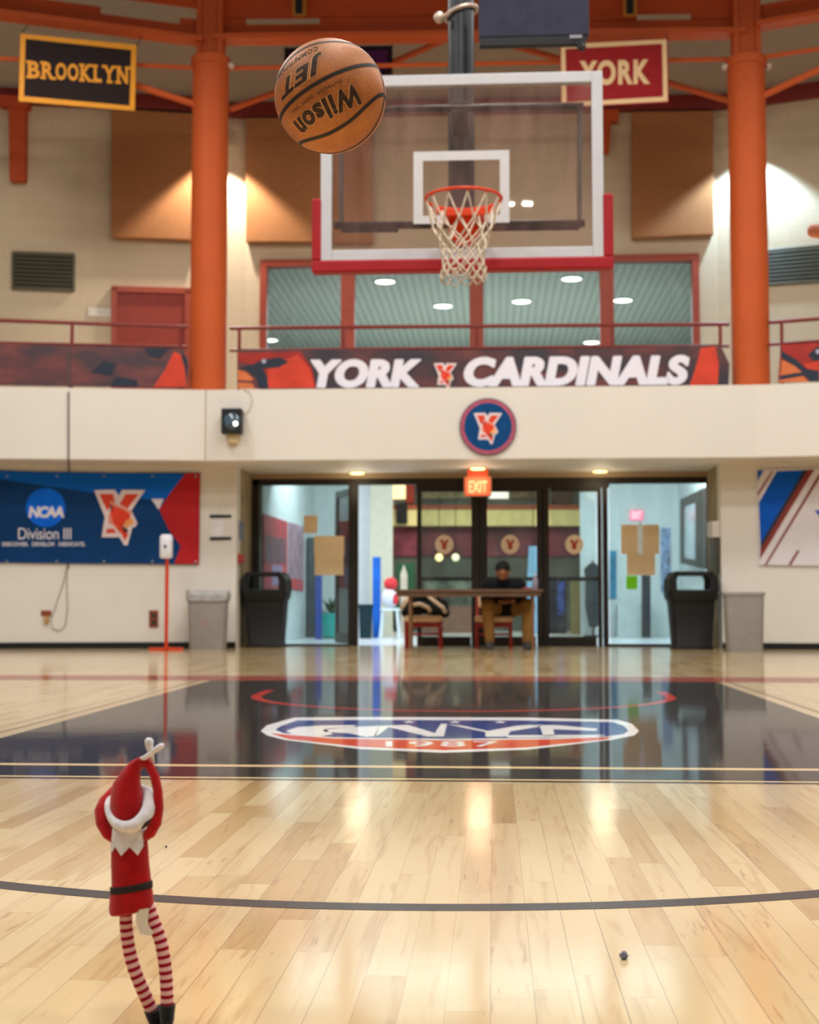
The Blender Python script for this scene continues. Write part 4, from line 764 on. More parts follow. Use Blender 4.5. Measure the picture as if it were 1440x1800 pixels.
mb = MB(); mb.prism([wl(x, y, .012) for x, y in R(262, 1073, 278, 1103)], (0, .011, 0)); mb.build('plate', mat('brown_red_plate', (140, 66, 44), .5), oo, bevel=.003)
mb = MB()
for y0 in (1078, 1090): mb.prism([wl(x, y, .016) for x, y in R(266, y0, 275, y0 + 8)], (0, .003, 0))
mb.build('outlet', mat('dark_olive_outlet', (56, 54, 44), .5), oo)
sg_ = thing('paper_holder', 'white notice between two black bars on the cream wall', 'notice', plane_Y(WY)(389, 926))
wc = lambda x, y, o=0.0: at(x, y, WY - o)
mb = MB(); mb.prism([wl(x, y, .01) for x, y in R(371, 907, 404, 946)], (0, .008, 0)); mb.build('sheet', mat('white_notice', (226, 222, 226), .6), sg_)
for y0 in (905, 944): mb = MB(); mb.prism([wl(x, y, .03) for x, y in R(369, y0, 407, y0 + 5)], (0, .028, 0)); mb.build('holder_bar', black, sg_, bevel=.003)
# ------------------------------------------------------------------ wall banners
nb = thing('wall_banner', 'blue and red sports banner on the left wall', 'banner', wl(170, 910), 'banners on the lower wall')
navy = mat('deep_navy_vinyl', (4, 56, 108), .6, var=.06, scale=2.5, spec=.15); azure = mat('azure_vinyl', (0, 96, 200), .6, var=.05, scale=2.5, spec=.15); redv = mat('red_vinyl', (176, 26, 32), .6, var=.08, scale=3, spec=.2)
mb = MB(); mb.prism([wl(x, y, .03) for x, y in ((-60, 824), (60, 829), (200, 831), (352, 831), (350, 992), (200, 991), (60, 990), (-60, 988))], (0, .008, 0)); mb.build('vinyl', navy, nb)
mb = MB(); mb.poly([wl(x, y, .0315) for x, y in ((-60, 825), (60, 830), (200, 832), (326, 833), (300, 866), (286, 882), (262, 878), (150, 864), (40, 848), (-60, 834))]); mb.build('azure_band', azure, nb)
mb = MB(); mb.poly([wl(x, y, .033) for x, y in ((326, 832), (352, 831.5), (350, 991.5), (306, 991), (318, 960), (296, 930), (280, 896), (300, 866))]); mb.build('red_corner', redv, nb)
mb = MB(); mb.poly([wl(x, y, .0345) for x, y in ((266, 877), (288, 877), (279, 896))]); mb.build('white_triangle', whitel, nb)
mb = MB(); mb.poly([wl(80 + 34.5 * math.cos(a), 892 + 34.5 * math.sin(a), .0335) for a in [2 * math.pi * i / 40 for i in range(40)]]); mb.build('roundel', mat('bright_blue_print', (0, 106, 232), .6, spec=.15), nb)
mb = MB(); wlt = lambda x, y: wl(x, y, .0355); px_text(mb, 'NCAA', 50, 890, 113, 910, wlt, bold=.05, shear=.15, space=.85); mb.build('lettering', whitel, nb); mb = MB(); px_text(mb, 'Division III', 32, 928, 125, 948, wlt, bold=.0, space=.95); mb.build('lettering', whitel, nb); mb = MB(); px_text(mb, 'DISCOVER.  DEVELOP.  DEDICATE.', 4, 953, 150, 960, wlt, bold=.02); mb.build('lettering', whitel, nb)
emblem(wl, 210, 906, 1.0, nb, .036)
mb = MB()
for x in (12, 100, 183, 268, 344):
    for y in (837, 987): mb.poly([wl(x + 2.2 * math.cos(a), y + 2.2 * math.sin(a), .036) for a in [i * .8 for i in range(8)]])
mb.build('eyelet', mat('eyelet_metal', (150, 160, 170), .4, metal=.6), nb)
nb = thing('wall_banner', 'white banner with diagonal blue and maroon stripes on the right wall', 'banner', wr(1400, 910), 'banners on the lower wall')
mb = MB(); mb.prism([wr(x, y, .03) for x, y in ((1331, 826), (1560, 818), (1560, 996), (1335, 993))], (0, .008, 0)); mb.build('vinyl', mat('white_vinyl', (218, 212, 216), .45, var=.02), nb)
bluev = mat('royal_blue_vinyl', (0, 84, 190), .6, var=.06, spec=.15); marv = mat('maroon_stripe_vinyl', (132, 48, 40), .5)
mb = MB(); mb.poly([wr(x, y, .0315) for x, y in ((1332, 827), (1343, 827), (1332, 845))]); mb.poly([wr(x, y, .0315) for x, y in ((1334, 884), (1366, 828), (1413, 826), (1337, 956))]); mb.build('blue_band', bluev, nb)
mb = MB(); mb.poly([wr(x, y, .033) for x, y in ((1337, 956), (1413, 826), (1420, 826), (1337, 966))]); mb.build('dark_band', navyp, nb)
mb = MB(); mb.poly([wr(x, y, .0335) for x, y in ((1337, 966), (1420, 826), (1432, 825), (1336, 984))]); mb.poly([wr(x, y, .0335) for x, y in ((1332, 866), (1357, 828), (1360, 828), (1333, 872))]); mb.poly([wr(x, y, .0335) for x, y in ((1344, 993), (1440, 833), (1446, 833), (1348, 993))]); mb.poly([wr(x, y, .0335) for x, y in ((1386, 993), (1402, 967), (1406, 968), (1391, 993))]); mb.build('maroon_stripe', marv, nb)
mb = MB(); px_text(mb, 'Y', 1432, 897, 1466, 928, lambda x, y: wr(x, y, .034), bold=.05); mb.build('lettering', bluev, nb)
# ------------------------------------------------------------------ bins, sanitizer stand
grey = mat('grey_plastic_bin', (146, 142, 138), .5, var=.05); blackp = mat('black_plastic_bin', (20, 18, 17), .55, var=.1)
def greybin(x0, x1, yt, yb, label, liner, mark):
    Y = FPX * CAMH / (yb - 1061) * .998 + .2; c = fl((x0 + x1) / 2, yb); Y = c.y + .16; k = Y / FPX * 1.0; w = at(x1, yt, Y).x - at(x0, yt, Y).x; zt = at(x0, yt, Y - .14).z; cx = at((x0 + x1) / 2, yt, Y).x
    t = thing('waste_bin', label, 'bin', (cx, Y, 0), 'grey bins beside the entrance'); d = .28
    mb = MB(); mb.loft([rrect(cx, Y, z, w * a, d * a, .05) for z, a in ((0, .86), (.01, .88), (zt - .03, .97), (zt - .03, .93), (.03, .84))], caps=(True, True)); mb.build('body', grey, t, smooth=40)
    mb = MB(); mb.loft([rrect(cx, Y, z, w * a, d * b, .05) for z, a, b in ((zt - .035, .97, .97), (zt - .035, 1.02, 1.04), (zt, 1.02, 1.04), (zt, .94, .9), (zt - .04, .93, .89))], caps=(False, False)); mb.build('rim', grey, t, smooth=40)
    if liner:
        mb = MB(); rg = random.Random(5); rings = []
        for z, a in ((zt + .008, .93), (zt + .012, 1.03), (zt - .05, 1.05), (zt - .11, 1.03)):
            rings.append([(p[0], p[1], p[2] + rg.uniform(-.012, .012)) for p in rrect(cx, Y, z, w * a, d * a + .012, .05)])
        mb.loft(rings, caps=(False, False)); mb.build('bin_liner', mat('grey_bin_liner', (168, 166, 162), .35, var=.12, scale=12), t, smooth=180)
    if mark:
        mb = MB(); p = at(358, 1095, Y - .135); r = .04
        for i in range(3):
            a0 = i * 2 * math.pi / 3; mb.poly([(p.x + r * k2 * math.cos(a0 + da), Y - .1315, p.z + r * k2 * math.sin(a0 + da)) for k2, da in ((1, .15), (1, 1.5), (.55, 1.3), (.55, .3))])
        mb.build('printed_mark', mat('faded_pink_print', (196, 120, 116), .6), t)
greybin(332, 401, 1040, 1142, 'grey bin with a bag liner left of the entrance', True, True)
greybin(1272, 1342, 1041, 1146, 'plain grey bin right of the entrance', False, False)
def blackcan(x0, x1, yt, yr, yb, Y, label):
    a, b_ = at(x0, yr, Y), at(x1, yr, Y); w = b_.x - a.x; cx = (a.x + b_.x) / 2; zr = a.z; zt = at(x0, yt, Y).z; t = thing('trash_can', label, 'trash can', (cx, Y, 0), 'black lidded cans in the entrance')
    mb = MB(); mb.loft([rrect(cx, Y, z, w * k, w * k, .06) for z, k in ((0, .80), (.02, .82), (.05, .76), (zr - .12, .88), (zr - .02, .92))]); mb.build('body', blackp, t, smooth=50)
    mb = MB(); mb.loft([rrect(cx, Y, z, w * k, w * k, .07) for z, k in ((zr - .10, .95), (zr - .04, 1.0), (zr + .02, 1.0), (zr + .03, .93))]); mb.build('lid_rim', blackp, t, smooth=50)
    # open hood: four corner posts and a roof
    mb = MB(); h = zt - zr
    for sx in (-1, 1):
        q = [(cx + sx * w * .5, zr + .01), (cx + sx * w * .49, zr + h * .62), (cx + sx * w * .38, zt), (cx + sx * w * .30, zt - .045), (cx + sx * w * .34, zr + h * .55), (cx + sx * w * .33, zr + .01)]
        for sy in (-1, 1): mb.prism([(x, Y + sy * w * .42 - .04, z) for x, z in q], (0, .08, 0))
        mb.prism([(x, Y - w * .40, z) for x, z in ((cx + sx * w * .5, zr + .01), (cx + sx * w * .49, zr + h * .62), (cx + sx * w * .42, zr + h * .9), (cx + sx * w * .38, zr + h * .84), (cx + sx * w * .45, zr + h * .58), (cx + sx * w * .46, zr + .01))], (0, w * .8, 0))
    for sy in (-1, 1): mb.box((cx - w * .39, Y + sy * w * .42 - .04, zt - .05), (cx + w * .39, Y + sy * w * .42 + .04, zt))
    mb.build('lid_hood', blackp, t, bevel=.008)
blackcan(430, 508, 1006, 1040, 1136, 17.62, 'black lidded trash can at the left end of the entrance')
blackcan(1171, 1258, 1005, 1041, 1142, 17.25, 'black lidded trash can at the right end of the entrance')
b_ = fl(292, 1143); SY = b_.y; os_ = thing('sanitizer_stand', 'orange-red sanitizer stand with white dispenser beside the grey bin', 'stand', (b_.x, SY, 0)); orr = mat('orange_red_steel', (212, 66, 28), .4)
w = .20
mb = MB(); mb.box((b_.x - w, SY - .035, .002), (b_.x + w, SY + .035, .03)); mb.box((b_.x - .035, SY - w, .002), (b_.x + .035, SY + w, .03)); mb.build('base', orr, os_, bevel=.004)
zt = at(294, 985, SY).z
mb = MB(); mb.cyl((b_.x, SY, .02), (b_.x, SY, zt + .1), .022, n=16); mb.build('pole', orr, os_, smooth=40)
a, c = at(285, 940, SY), at(306, 982, SY)
mb = MB(); mb.loft([rrect(b_.x, SY - .05, z, (c.x - a.x) * k, .10 * k, .03) for z, k in ((c.z, .8), (c.z + .02, 1), (a.z - .03, 1), (a.z, .75))]); dsp = mb.build('dispenser', mat('white_dispenser', (224, 224, 232), .3), os_, smooth=40)
mb = MB(); mb.box((b_.x - .014, SY - .104, c.z + .12), (b_.x + .014, SY - .098, c.z + .16)); mb.build('sensor', darkgrey, dsp)
# ------------------------------------------------------------------ basketball goal hung from the roof
HY = 8.94; Bp = lambda x, y, o=0.0: at(x, y, HY - o)
hc = Bp(813, 300); hoop = thing('basketball_hoop', 'glass backboard and orange rim hanging on a dark pole from the roof', 'basketball hoop', hc)
X0, Z1 = Bp(565, 131).x, Bp(813, 131).z; X1, Z0 = Bp(1062, 455).x, Bp(813, 456).z; fwid = .072
white_al = mat('white_frame_aluminium', (208, 208, 214), .4, var=.02)
mb = MB(); fd = .05
mb.box((X0, HY - .012, Z0), (X0 + fwid, HY + fd, Z1)); mb.box((X1 - fwid, HY - .012, Z0), (X1, HY + fd, Z1)); mb.box((X0 + fwid, HY - .0122, Z1 - fwid), (X1 - fwid, HY + fd, Z1)); mb.box((X0 + fwid, HY - .0122, Z0), (X1 - fwid, HY + fd, Z0 + fwid))
mb.build('backboard_frame', white_al, hoop, bevel=.005)
mb = MB(); mb.box((X0 + .03, HY, Z0 + .03), (X1 - .03, HY + .012, Z1 - .03)); mb.build('backboard_glass', glass('backboard_glass', (246, 244, 240), .06, (222, 176, 166)), hoop)  # pinkish streaks in the pane paint a reflection of the opposite hall
a, b_ = Bp(727, 267), Bp(896, 391); s_ = .062; wst = mat('white_target_paint', (216, 216, 218), .4, var=.02)
mb = MB(); y0 = HY - .0015
for lo, hi in (((a.x, b_.z), (a.x + s_, a.z)), ((b_.x - s_, b_.z), (b_.x, a.z)), ((a.x + s_, a.z - s_), (b_.x - s_, a.z)), ((a.x + s_, b_.z), (b_.x - s_, b_.z + s_ * .85))): mb.box((lo[0], y0, lo[1]), (hi[0], y0 + .0013, hi[1]))
mb.build('target_square', wst, hoop)
padm = mat('red_padding_vinyl', (168, 24, 34), .5, var=.05)
mb = MB(); p0, p1 = Bp(549, 350), Bp(1079, 473); pt = .078
mb.box((p0.x, HY - .025, p1.z), (p1.x, HY + .075, Z0 + .004)); mb.box((p0.x, HY - .0252, Z0), (X0 + .004, HY + .0752, p0.z)); mb.box((X1 - .004, HY - .0252, Z0), (p1.x, HY + .0752, p0.z)); mb.build('edge_padding', padm, hoop, bevel=.014)
FYY = HY + .12
mb = MB()
def tb(x0, y0_, x1, y1_, r, m_=mb): m_.tube([at(x0, y0_, FYY), at(x1, y1_, FYY)], r, 14)
tb(588, 194, 1026, 187, .026); tb(588, 397, 1028, 393, .026); tb(600, 404, 700, 403, .022); tb(850, 401, 1018, 399, .022)
for x in (600, 1018):
    for y in (190, 396): mb.tube([at(x, y, FYY), at(x, y, HY + .02)], .02, 10)
mb.build('support_tube', mat('black_steel_tube', (20, 20, 22), .35, metal=.2), hoop, smooth=60)
mb = MB(); tb(600, 194, 600, 396, .016, mb); tb(1019, 188, 1019, 394, .016, mb); mb.build('side_rod', mat('grey_steel_rod', (120, 122, 124), .35, metal=.5), hoop, smooth=60)
MY = 9.55; mx = at(811, 200, MY).x; zb = at(811, 385, MY).z
mb = MB(); mb.cyl((mx, MY, zb), (mx, MY, 7.4), .0925, n=36); pole = mb.build('pole', darkgrey, hoop, smooth=40)
zc = at(811, 24, MY).z
mb = MB(); mb.tube([(mx + .112 * math.cos(t), MY + .112 * math.sin(t), zc + .035 * math.sin(t + 1.6)) for t in [2 * math.pi * i / 32 for i in range(32)]], .014, 8, closed=True); mb.ball((mx - .15, MY - .06, zc - .05), .04, 12, 8); mb.build('clamp_ring', mat('pale_zinc', (196, 176, 160), .4), pole, smooth=180)
mb = MB()
for y in (190, 396):
    z = at(811, y, FYY).z; mb.box((mx - .06, FYY - .02, z - .04), (mx + .06, MY + .02, z + .04))
mb.build('mount_arm', darkgrey, hoop, bevel=.006)
RYc, RR = 8.552, .2365; rc = at(815, 349.5, RYc); RZ = rc.z; rx = rc.x
rim_m = mat('orange_rim_paint', (222, 62, 14), .35, var=.03)
rim = MB(); rim.tube([(rx + RR * math.cos(t), RYc + RR * math.sin(t), RZ) for t in [2 * math.pi * i / 64 for i in range(64)]], .0095, 12, closed=True); rimo = rim.build('rim', rim_m, hoop, smooth=180)
mb = MB(); th0, th1 = 38, 142; ro = RR + .012
pa = arc2(rx, RYc, ro, th0, th1, 20); pb = list(reversed(arc2(rx, RYc, ro - .02, th0, th1, 20)))
mb.prism([(x, y, RZ - .045) for x, y in pa + pb], (0, 0, .04)); mb.box((rx - .13, RYc + RR * .8, RZ - .05), (rx + .13, HY - .003, RZ - .004))
mb.prism([(rx - .115, HY - .03, RZ + .01), (rx + .115, HY - .03, RZ + .01), (rx + .10, HY - .03, RZ - .12), (rx + .055, HY - .03, RZ - .20), (rx - .055, HY - .03, RZ - .20), (rx - .10, HY - .03, RZ - .12)], (0, .029, 0))
mb.prism([(rx - .06, HY - .03, RZ - .05), (rx - .06, RYc + RR * .9, RZ - .05), (rx - .05, HY - .03, RZ - .17)], (.12, 0, 0))
mb.build('rim_bracket', rim_m, hoop, bevel=.003)
mb = MB(); hk = []
for i in range(12):
    t = 2 * math.pi * (i + .25) / 12; x, y = rx + RR * math.cos(t), RYc + RR * math.sin(t); mb.tube([(x, y, RZ - .006), (x + .0, y, RZ - .022), (x - .008 * math.cos(t), y - .008 * math.sin(t), RZ - .028)], .004, 6)
mb.build('net_hook', rim_m, rimo)
mb = MB(); rn = random.Random(11)
lev = [(0.0, RR - .004), (-.150, .186), (-.208, .163), (-.258, .146), (-.304, .134), (-.348, .127), (-.390, .126), (-.430, .131), (-.465, .142)]
def npt(k, i):
    z, r = lev[k]; t = 2 * math.pi * (i + .25 + (.5 if k % 2 else 0)) / 12; w_ = .008 if k else 0
    q = random.Random(k * 50 + (i % 12)); return Vector((rx + r * math.cos(t) + q.uniform(-w_, w_), RYc + r * math.sin(t) + q.uniform(-w_, w_), RZ - .02 + z + q.uniform(-w_, w_) * 1.2))
for k in range(len(lev) - 1):
    for i in range(12):
        for j in ((0, -1) if k % 2 == 0 else (0, 1)):
            p, q = npt(k, i), npt(k + 1, i + j); m_ = (p + q) / 2; m_.z -= .004; mb.tube([p, m_, q], .0052 if k else .0060, 6)
for i in range(12): # bottom loops
    p, q = npt(8, i), npt(8, i + 1); m_ = (p + q) / 2; m_.z -= .035; mb.tube([p, p + (m_ - p) * .6 + Vector((0, 0, -.012)), m_, q + (m_ - q) * .6 + Vector((0, 0, -.012)), q], .0052, 6)
for k in range(1, 9):
    for i in range(12): mb.ball(npt(k, i), .0095, 8, 6)
mb.build('net', mat('off_white_cord', (222, 206, 186), .8, var=.12, scale=40), hoop, smooth=60)
# hanging navy box
hb = thing('hanging_box', 'navy box hanging from the roof right of the dark pole', 'box', at(938, 40, 9.2)); a, b_ = at(841, -70, 9.0), at(1036, 62, 9.0); c = at(1030, 78, 9.0)
mb = MB(); mb.box((a.x, 9.0, b_.z), (b_.x, 9.10, a.z)); mb.build('housing', mat('dark_navy_fabric', (50, 52, 72), .75, var=.1, bump=.3, bscale=40), hb, bevel=.015)
mb = MB(); mb.box((a.x + .005, 9.001, c.z), (c.x, 9.05, b_.z)); mb.build('base_rail', black, hb, bevel=.008)
mb = MB(); q = at(1022, 76, 9.0); mb.tube([q, q + Vector((.02, -.02, -.03)), q + Vector((-.02, -.02, -.05)), q + Vector((-.03, -.01, -.01)), q + Vector((.015, -.02, -.06))], .012, 8); mb.build('cord', black, hb, smooth=60)
mb = MB(); p = at(1010, 64, 8.99); mb.box((p.x - .03, 8.99, p.z - .01), (p.x + .05, 9.0, p.z + .01)); mb.build('latch', mat('pale_grey_latch', (150, 152, 160), .4), hb)
# ------------------------------------------------------------------ basketball in the air
bc = at(580.5, 170, 2.91); BRAD = .1195; bl_ = (bc - EYE).length
n_ = (EYE - bc).normalized(); r_ = (_r - n_ * _r.dot(n_)).normalized(); u2 = n_.cross(r_)
a1, t1 = math.radians(30), math.radians(8)
ey = ((r_ * math.cos(a1) + u2 * math.sin(a1)) * math.cos(t1) + n_ * math.sin(t1)).normalized(); np_ = (n_ - ey * n_.dot(ey)).normalized(); ee = ey.cross(np_)
if ee.dot(u2) > 0: ee = -ee
a2 = math.radians(18); ez = (np_ * math.cos(a2) - ee * math.sin(a2)).normalized(); exx = (ee * math.cos(a2) + np_ * math.sin(a2)).normalized()
def S(x, y, z, r): d = Vector((x, y, z)).normalized(); return bc + (exx * d.x + ey * d.y + ez * d.z) * r
def leather():
    m = bpy.data.materials.new('worn_orange_leather'); m.use_nodes = True; nt = m.node_tree; b = nt.nodes['Principled BSDF']; tc = nt.nodes.new('ShaderNodeTexCoord')
    n = nt.nodes.new('ShaderNodeTexNoise'); n.inputs['Scale'].default_value = 14; n.inputs['Detail'].default_value = 6; nt.links.new(tc.outputs['Object'], n.inputs['Vector'])
    r = nt.nodes.new('ShaderNodeValToRGB'); nt.links.new(n.outputs['Fac'], r.inputs['Fac']); r.color_ramp.elements[0].position = .3; r.color_ramp.elements[0].color = rgb(146, 80, 22); r.color_ramp.elements[1].position = .68; r.color_ramp.elements[1].color = rgb(188, 114, 52)
    n3 = nt.nodes.new('ShaderNodeTexNoise'); n3.inputs['Scale'].default_value = 300; nt.links.new(tc.outputs['Object'], n3.inputs['Vector']); mx = nt.nodes.new('ShaderNodeMix'); mx.data_type = 'RGBA'; mx.blend_type = 'OVERLAY'; mx.inputs[0].default_value = .45; nt.links.new(r.outputs[0], mx.inputs[6]); nt.links.new(n3.outputs['Fac'], mx.inputs[7])
    nt.links.new(mx.outputs[2], b.inputs['Base Color']); b.inputs['Roughness'].default_value = .52; b.inputs['Specular IOR Level'].default_value = .45
    v = nt.nodes.new('ShaderNodeTexVoronoi'); v.inputs['Scale'].default_value = 520; nt.links.new(tc.outputs['Object'], v.inputs['Vector']); bp = nt.nodes.new('ShaderNodeBump'); bp.inputs['Strength'].default_value = .5; bp.inputs['Distance'].default_value = .0006; bp.invert = True
    nt.links.new(v.outputs['Distance'], bp.inputs['Height']); nt.links.new(bp.outputs['Normal'], b.inputs['Normal']); return m
mb = MB(); mb.ball(bc, BRAD, 96, 64); bk = mb.build('basketball', leather(), origin=bc, smooth=180); tag(bk, 'worn orange basketball in mid-air left of the backboard', 'basketball')
bk.matrix_world = Matrix.Translation(bc)
seam_m = mat('black_rubber_seam', (36, 33, 32), .6, var=.1, scale=30); groove = mat('dark_groove_edge', (120, 66, 26), .6, var=.1)
def seam(fn, n, wd, m, r, nm):
    mb = MB(); vs = []; fs = []
    P = [Vector(fn(2 * math.pi * i / n)).normalized() for i in range(n)]
    for i in range(n):
        t = (P[(i + 1) % n] - P[i - 1]).normalized(); s = P[i].cross(t).normalized()
        for k in (-1, 0, 1): q = P[i] + s * (k * wd / 2 / BRAD); vs.append(S(q.x, q.y, q.z, BRAD + (r if k == 0 else r * .4)))
    for i in range(n):
        j = (i + 1) % n
        for k in (0, 1): fs.append((i * 3 + k, i * 3 + k + 1, j * 3 + k + 1, j * 3 + k))
    mb.add(vs, fs); return mb.build(nm, m, bk, smooth=180)
def cl(sx): # oval around the +x or -x side
    def f(p):
        rho = math.radians(40 + 21 * abs(math.sin(p)) ** 2.4); return (sx * math.cos(rho), math.sin(rho) * math.sin(p), math.sin(rho) * math.cos(p))
    return f
for fn in (lambda p: (0, math.sin(p), math.cos(p)), lambda p: (math.cos(p), math.sin(p), 0), cl(1), cl(-1)):
    seam(fn, 160, .0105, groove, .00025, 'seam_edge'); seam(fn, 160, .0068, seam_m, .0006, 'seam')
def ball_text(txt, lon0, lat0, L, Hh, m, nm, r=.0004, curve=0.0, **k):
    mb = MB(); vs, fs = text_geo(txt, **k); bm = bmesh.new(); V = [bm.verts.new((s, t, 0)) for s, t in vs]
    for f in fs:
        try: bm.faces.new([V[i] for i in f])
        except ValueError: pass
    bmesh.ops.triangulate(bm, faces=bm.faces[:])
    for _ in range(3):
        es = [e for e in bm.edges if abs(e.verts[0].co.x - e.verts[1].co.x) * L > .007 or abs(e.verts[0].co.y - e.verts[1].co.y) * Hh > .007]
        if es: bmesh.ops.subdivide_edges(bm, edges=es, cuts=1); bmesh.ops.triangulate(bm, faces=bm.faces[:])
    bm.verts.index_update(); out = []
    for v in bm.verts:
        s, t = v.co.x - .5, v.co.y - .5
        lon = math.radians(lon0) - s * L / BRAD; lat = math.radians(lat0) + (t * Hh + curve * (s * s * 4 - .33)) / BRAD     # reads from the far end, tops towards +x
        out.append(S(math.sin(lat), math.cos(lat) * math.sin(lon), math.cos(lat) * math.cos(lon), BRAD + r))
    mb.add(out, [tuple(v.index for v in f.verts) for f in bm.faces]); bm.free(); return mb.build(nm, m, bk)
ink = mat('worn_black_ink', (62, 38, 22), .6, var=.35, scale=120); ink_hi = mat('pale_emboss_edge', (206, 150, 96), .55)
ball_text('Wilson', -3, 26, .186, .046, ink_hi, 'lettering_edge', r=.0003, bold=.075, shear=.12, space=1.1); ball_text('Wilson', -3, 26, .184, .044, ink, 'lettering', r=.0006, bold=.045, shear=.12, space=1.1)
ball_text('JET', -11, -19, .142, .050, ink_hi, 'lettering_edge', r=.0003, bold=.075, shear=.4, space=1.1); ball_text('JET', -11, -19, .140, .047, ink, 'lettering', r=.0006, bold=.045, shear=.4, space=1.15)
ball_text('COMPETITION', -13, -38, .15, .014, ink, 'lettering', r=.0005, bold=.02, shear=.3, space=1.2)
ball_text('OUTDOOR  GAME  BALL', -6, 9, .135, .0065, ink, 'lettering', r=.0005, bold=.0, space=1.2)
# ------------------------------------------------------------------ elf doll
EYD = 1.83; def_px = 1.0 / (FPX / EYD * 1.0)
def E(x, y, o=0.0): return at(x, y, EYD + o)
def felt(name, c): return mat(name, c, .95, var=.10, scale=60, bump=.35, bscale=500, sheen=.25, spec=.15)
redf = felt('red_felt', (176, 10, 18)); whitef = felt('white_felt', (236, 231, 234)); blackf = felt('black_felt', (26, 30, 34)); skin_d = mat('tan_doll_vinyl', (206, 148, 98), .5)
e0 = fl(286, 1806); elf = thing('elf_doll', 'red felt elf doll with white collar and striped legs seen from behind', 'doll', (e0.x, EYD, 0))
PM = EYD / FPX                                              # metres per pixel at the doll
def erings(rows, n=28, dep=.62):
    rs = []
    for cx, cy, hw, tilt in rows:
        c = E(cx, cy); rs.append([(c.x + hw * PM * math.cos(t), c.y + hw * PM * dep * math.sin(t), c.z + tilt * PM * math.cos(t)) for t in [2 * math.pi * i / n for i in range(n)]])
    return rs
mb = MB(); mb.loft(erings([(228, 1456, 12, 0), (228, 1466, 25, 0), (228, 1474, 31, 0), (228, 1490, 33, 0), (229, 1520, 34, 0), (231, 1548, 35, 3), (231, 1560, 35, 5), (231, 1572, 38, 5), (231, 1590, 39.5, 6), (232, 1600, 39, 7), (232, 1603, 36, 7), (232, 1596, 30, 7)]))
mb.build('tunic', redf, elf, smooth=180)
mb = MB(); mb.loft(erings([(231, 1553, 35.5, 6), (231, 1554, 37.5, 6), (231, 1565, 38, 6), (231, 1566, 36, 6)]), caps=(False, False)); mb.build('belt', mat('dark_belt_cloth', (40, 30, 26), .7), elf, smooth=60)
# collar with zigzag points
n = 14; c0 = E(227, 1450); r1, r2, r3 = [], [], []
for i in range(n):
    t = 2 * math.pi * (i + .1) / n; zz = i % 2 == 0
    r1.append((c0.x + 15 * PM * math.cos(t), c0.y + 12 * PM * math.sin(t), c0.z + 6 * PM))
    k = 36 if zz else 34; dn = 49 if zz else 34
    r2.append((c0.x + k * PM * math.cos(t) * .93, c0.y + k * PM * .82 * math.sin(t), c0.z - dn * PM)); r3.append((c0.x + (k - 3) * PM * math.cos(t) * .93, c0.y + (k - 3) * PM * .82 * math.sin(t), c0.z - (dn - 2) * PM))
mid = [tuple((a + b) / 2 + (0 if j == 2 else 0) for j, (a, b) in enumerate(zip(p, q))) for p, q in zip(r1, r2)]
mid = [(c0.x + (m_[0] - c0.x) * 1.24, c0.y + (m_[1] - c0.y) * 1.24, c0.z - 7 * PM) for m_ in mid]
mb = MB(); mb.loft([r1, mid, r2, r3, [(c0.x + (p[0] - c0.x) * .8, c0.y + (p[1] - c0.y) * .8, p[2]) for p in r1]], caps=(False, False)); mb.build('collar', whitef, elf, smooth=35)
hd = E(230, 1424, .009)
mb = MB(); mb.ball(hd, 27 * PM, 28, 18, (1, .95, 1.05)); nose = hd + Vector((0, 32 * PM, -2 * PM)); mb.ball(nose, 4.5 * PM, 10, 8); ear = hd + Vector((40 * PM, .004, 4 * PM)); mb.ball(ear, 8 * PM, 10, 8, (.5, .6, 1.2)); mb.ball(hd - Vector((34 * PM, -.004, 2 * PM)), 8 * PM, 10, 8, (.5, .6, 1.2)); head = mb.build('head', skin_d, elf, smooth=180)
mb = MB()
for s in (-1, 1): mb.ball(hd + Vector((s * 11 * PM, 30.5 * PM, 5 * PM)), 3.6 * PM, 10, 8, (1, .5, 1))
mb.build('eye', mat('blue_black_eye', (24, 30, 50), .2), head, smooth=180)
mb = MB(); mb.ball(hd + Vector((0, 4 * PM, 4 * PM)), 27.5 * PM, 24, 14, (1.0, .9, 1.0)); mb.tube([E(249, 1456, -.026), E(257, 1449, -.027), E(265, 1438, -.018)], [2.5 * PM, 4 * PM, 2 * PM], 8); mb.build('hair', mat('dark_brown_hair', (44, 30, 30), .7), elf, smooth=180)
tr = []
for i in range(36):
    t = 2 * math.pi * i / 36; tr.append(E(227 + (37 if math.sin(t) > -.3 else 37 - 16 * (-.3 - math.sin(t)) / .7) * math.cos(t), 1410 + (43 if math.sin(t) > 0 else 26) * math.sin(t) - 5 * math.cos(t), -.027 * math.sin(t)))
mb = MB(); mb.tube(tr, [(9.3 + 1.2 * math.sin(2 * math.pi * i / 36) + 3.0 * math.cos(2 * math.pi * i / 36)) * PM for i in range(36)], 12, closed=True); mb.build('hat_trim', whitef, elf, smooth=180)
def hatring(cx, cy, rx_, ry_, o, tilt, n=40):
    c = E(cx, cy, o); o_ = []
    for i in range(n):
        t = 2 * math.pi * i / n; g = 1 - .15 * math.exp(-((t - math.radians(296)) / .30) ** 2) + .05 * math.exp(-((t - math.radians(262)) / .3) ** 2)
        o_.append((c.x + rx_ * g * PM * math.cos(t), c.y + ry_ * g * PM * math.sin(t), c.z + tilt * PM * math.sin(t)))
    return o_
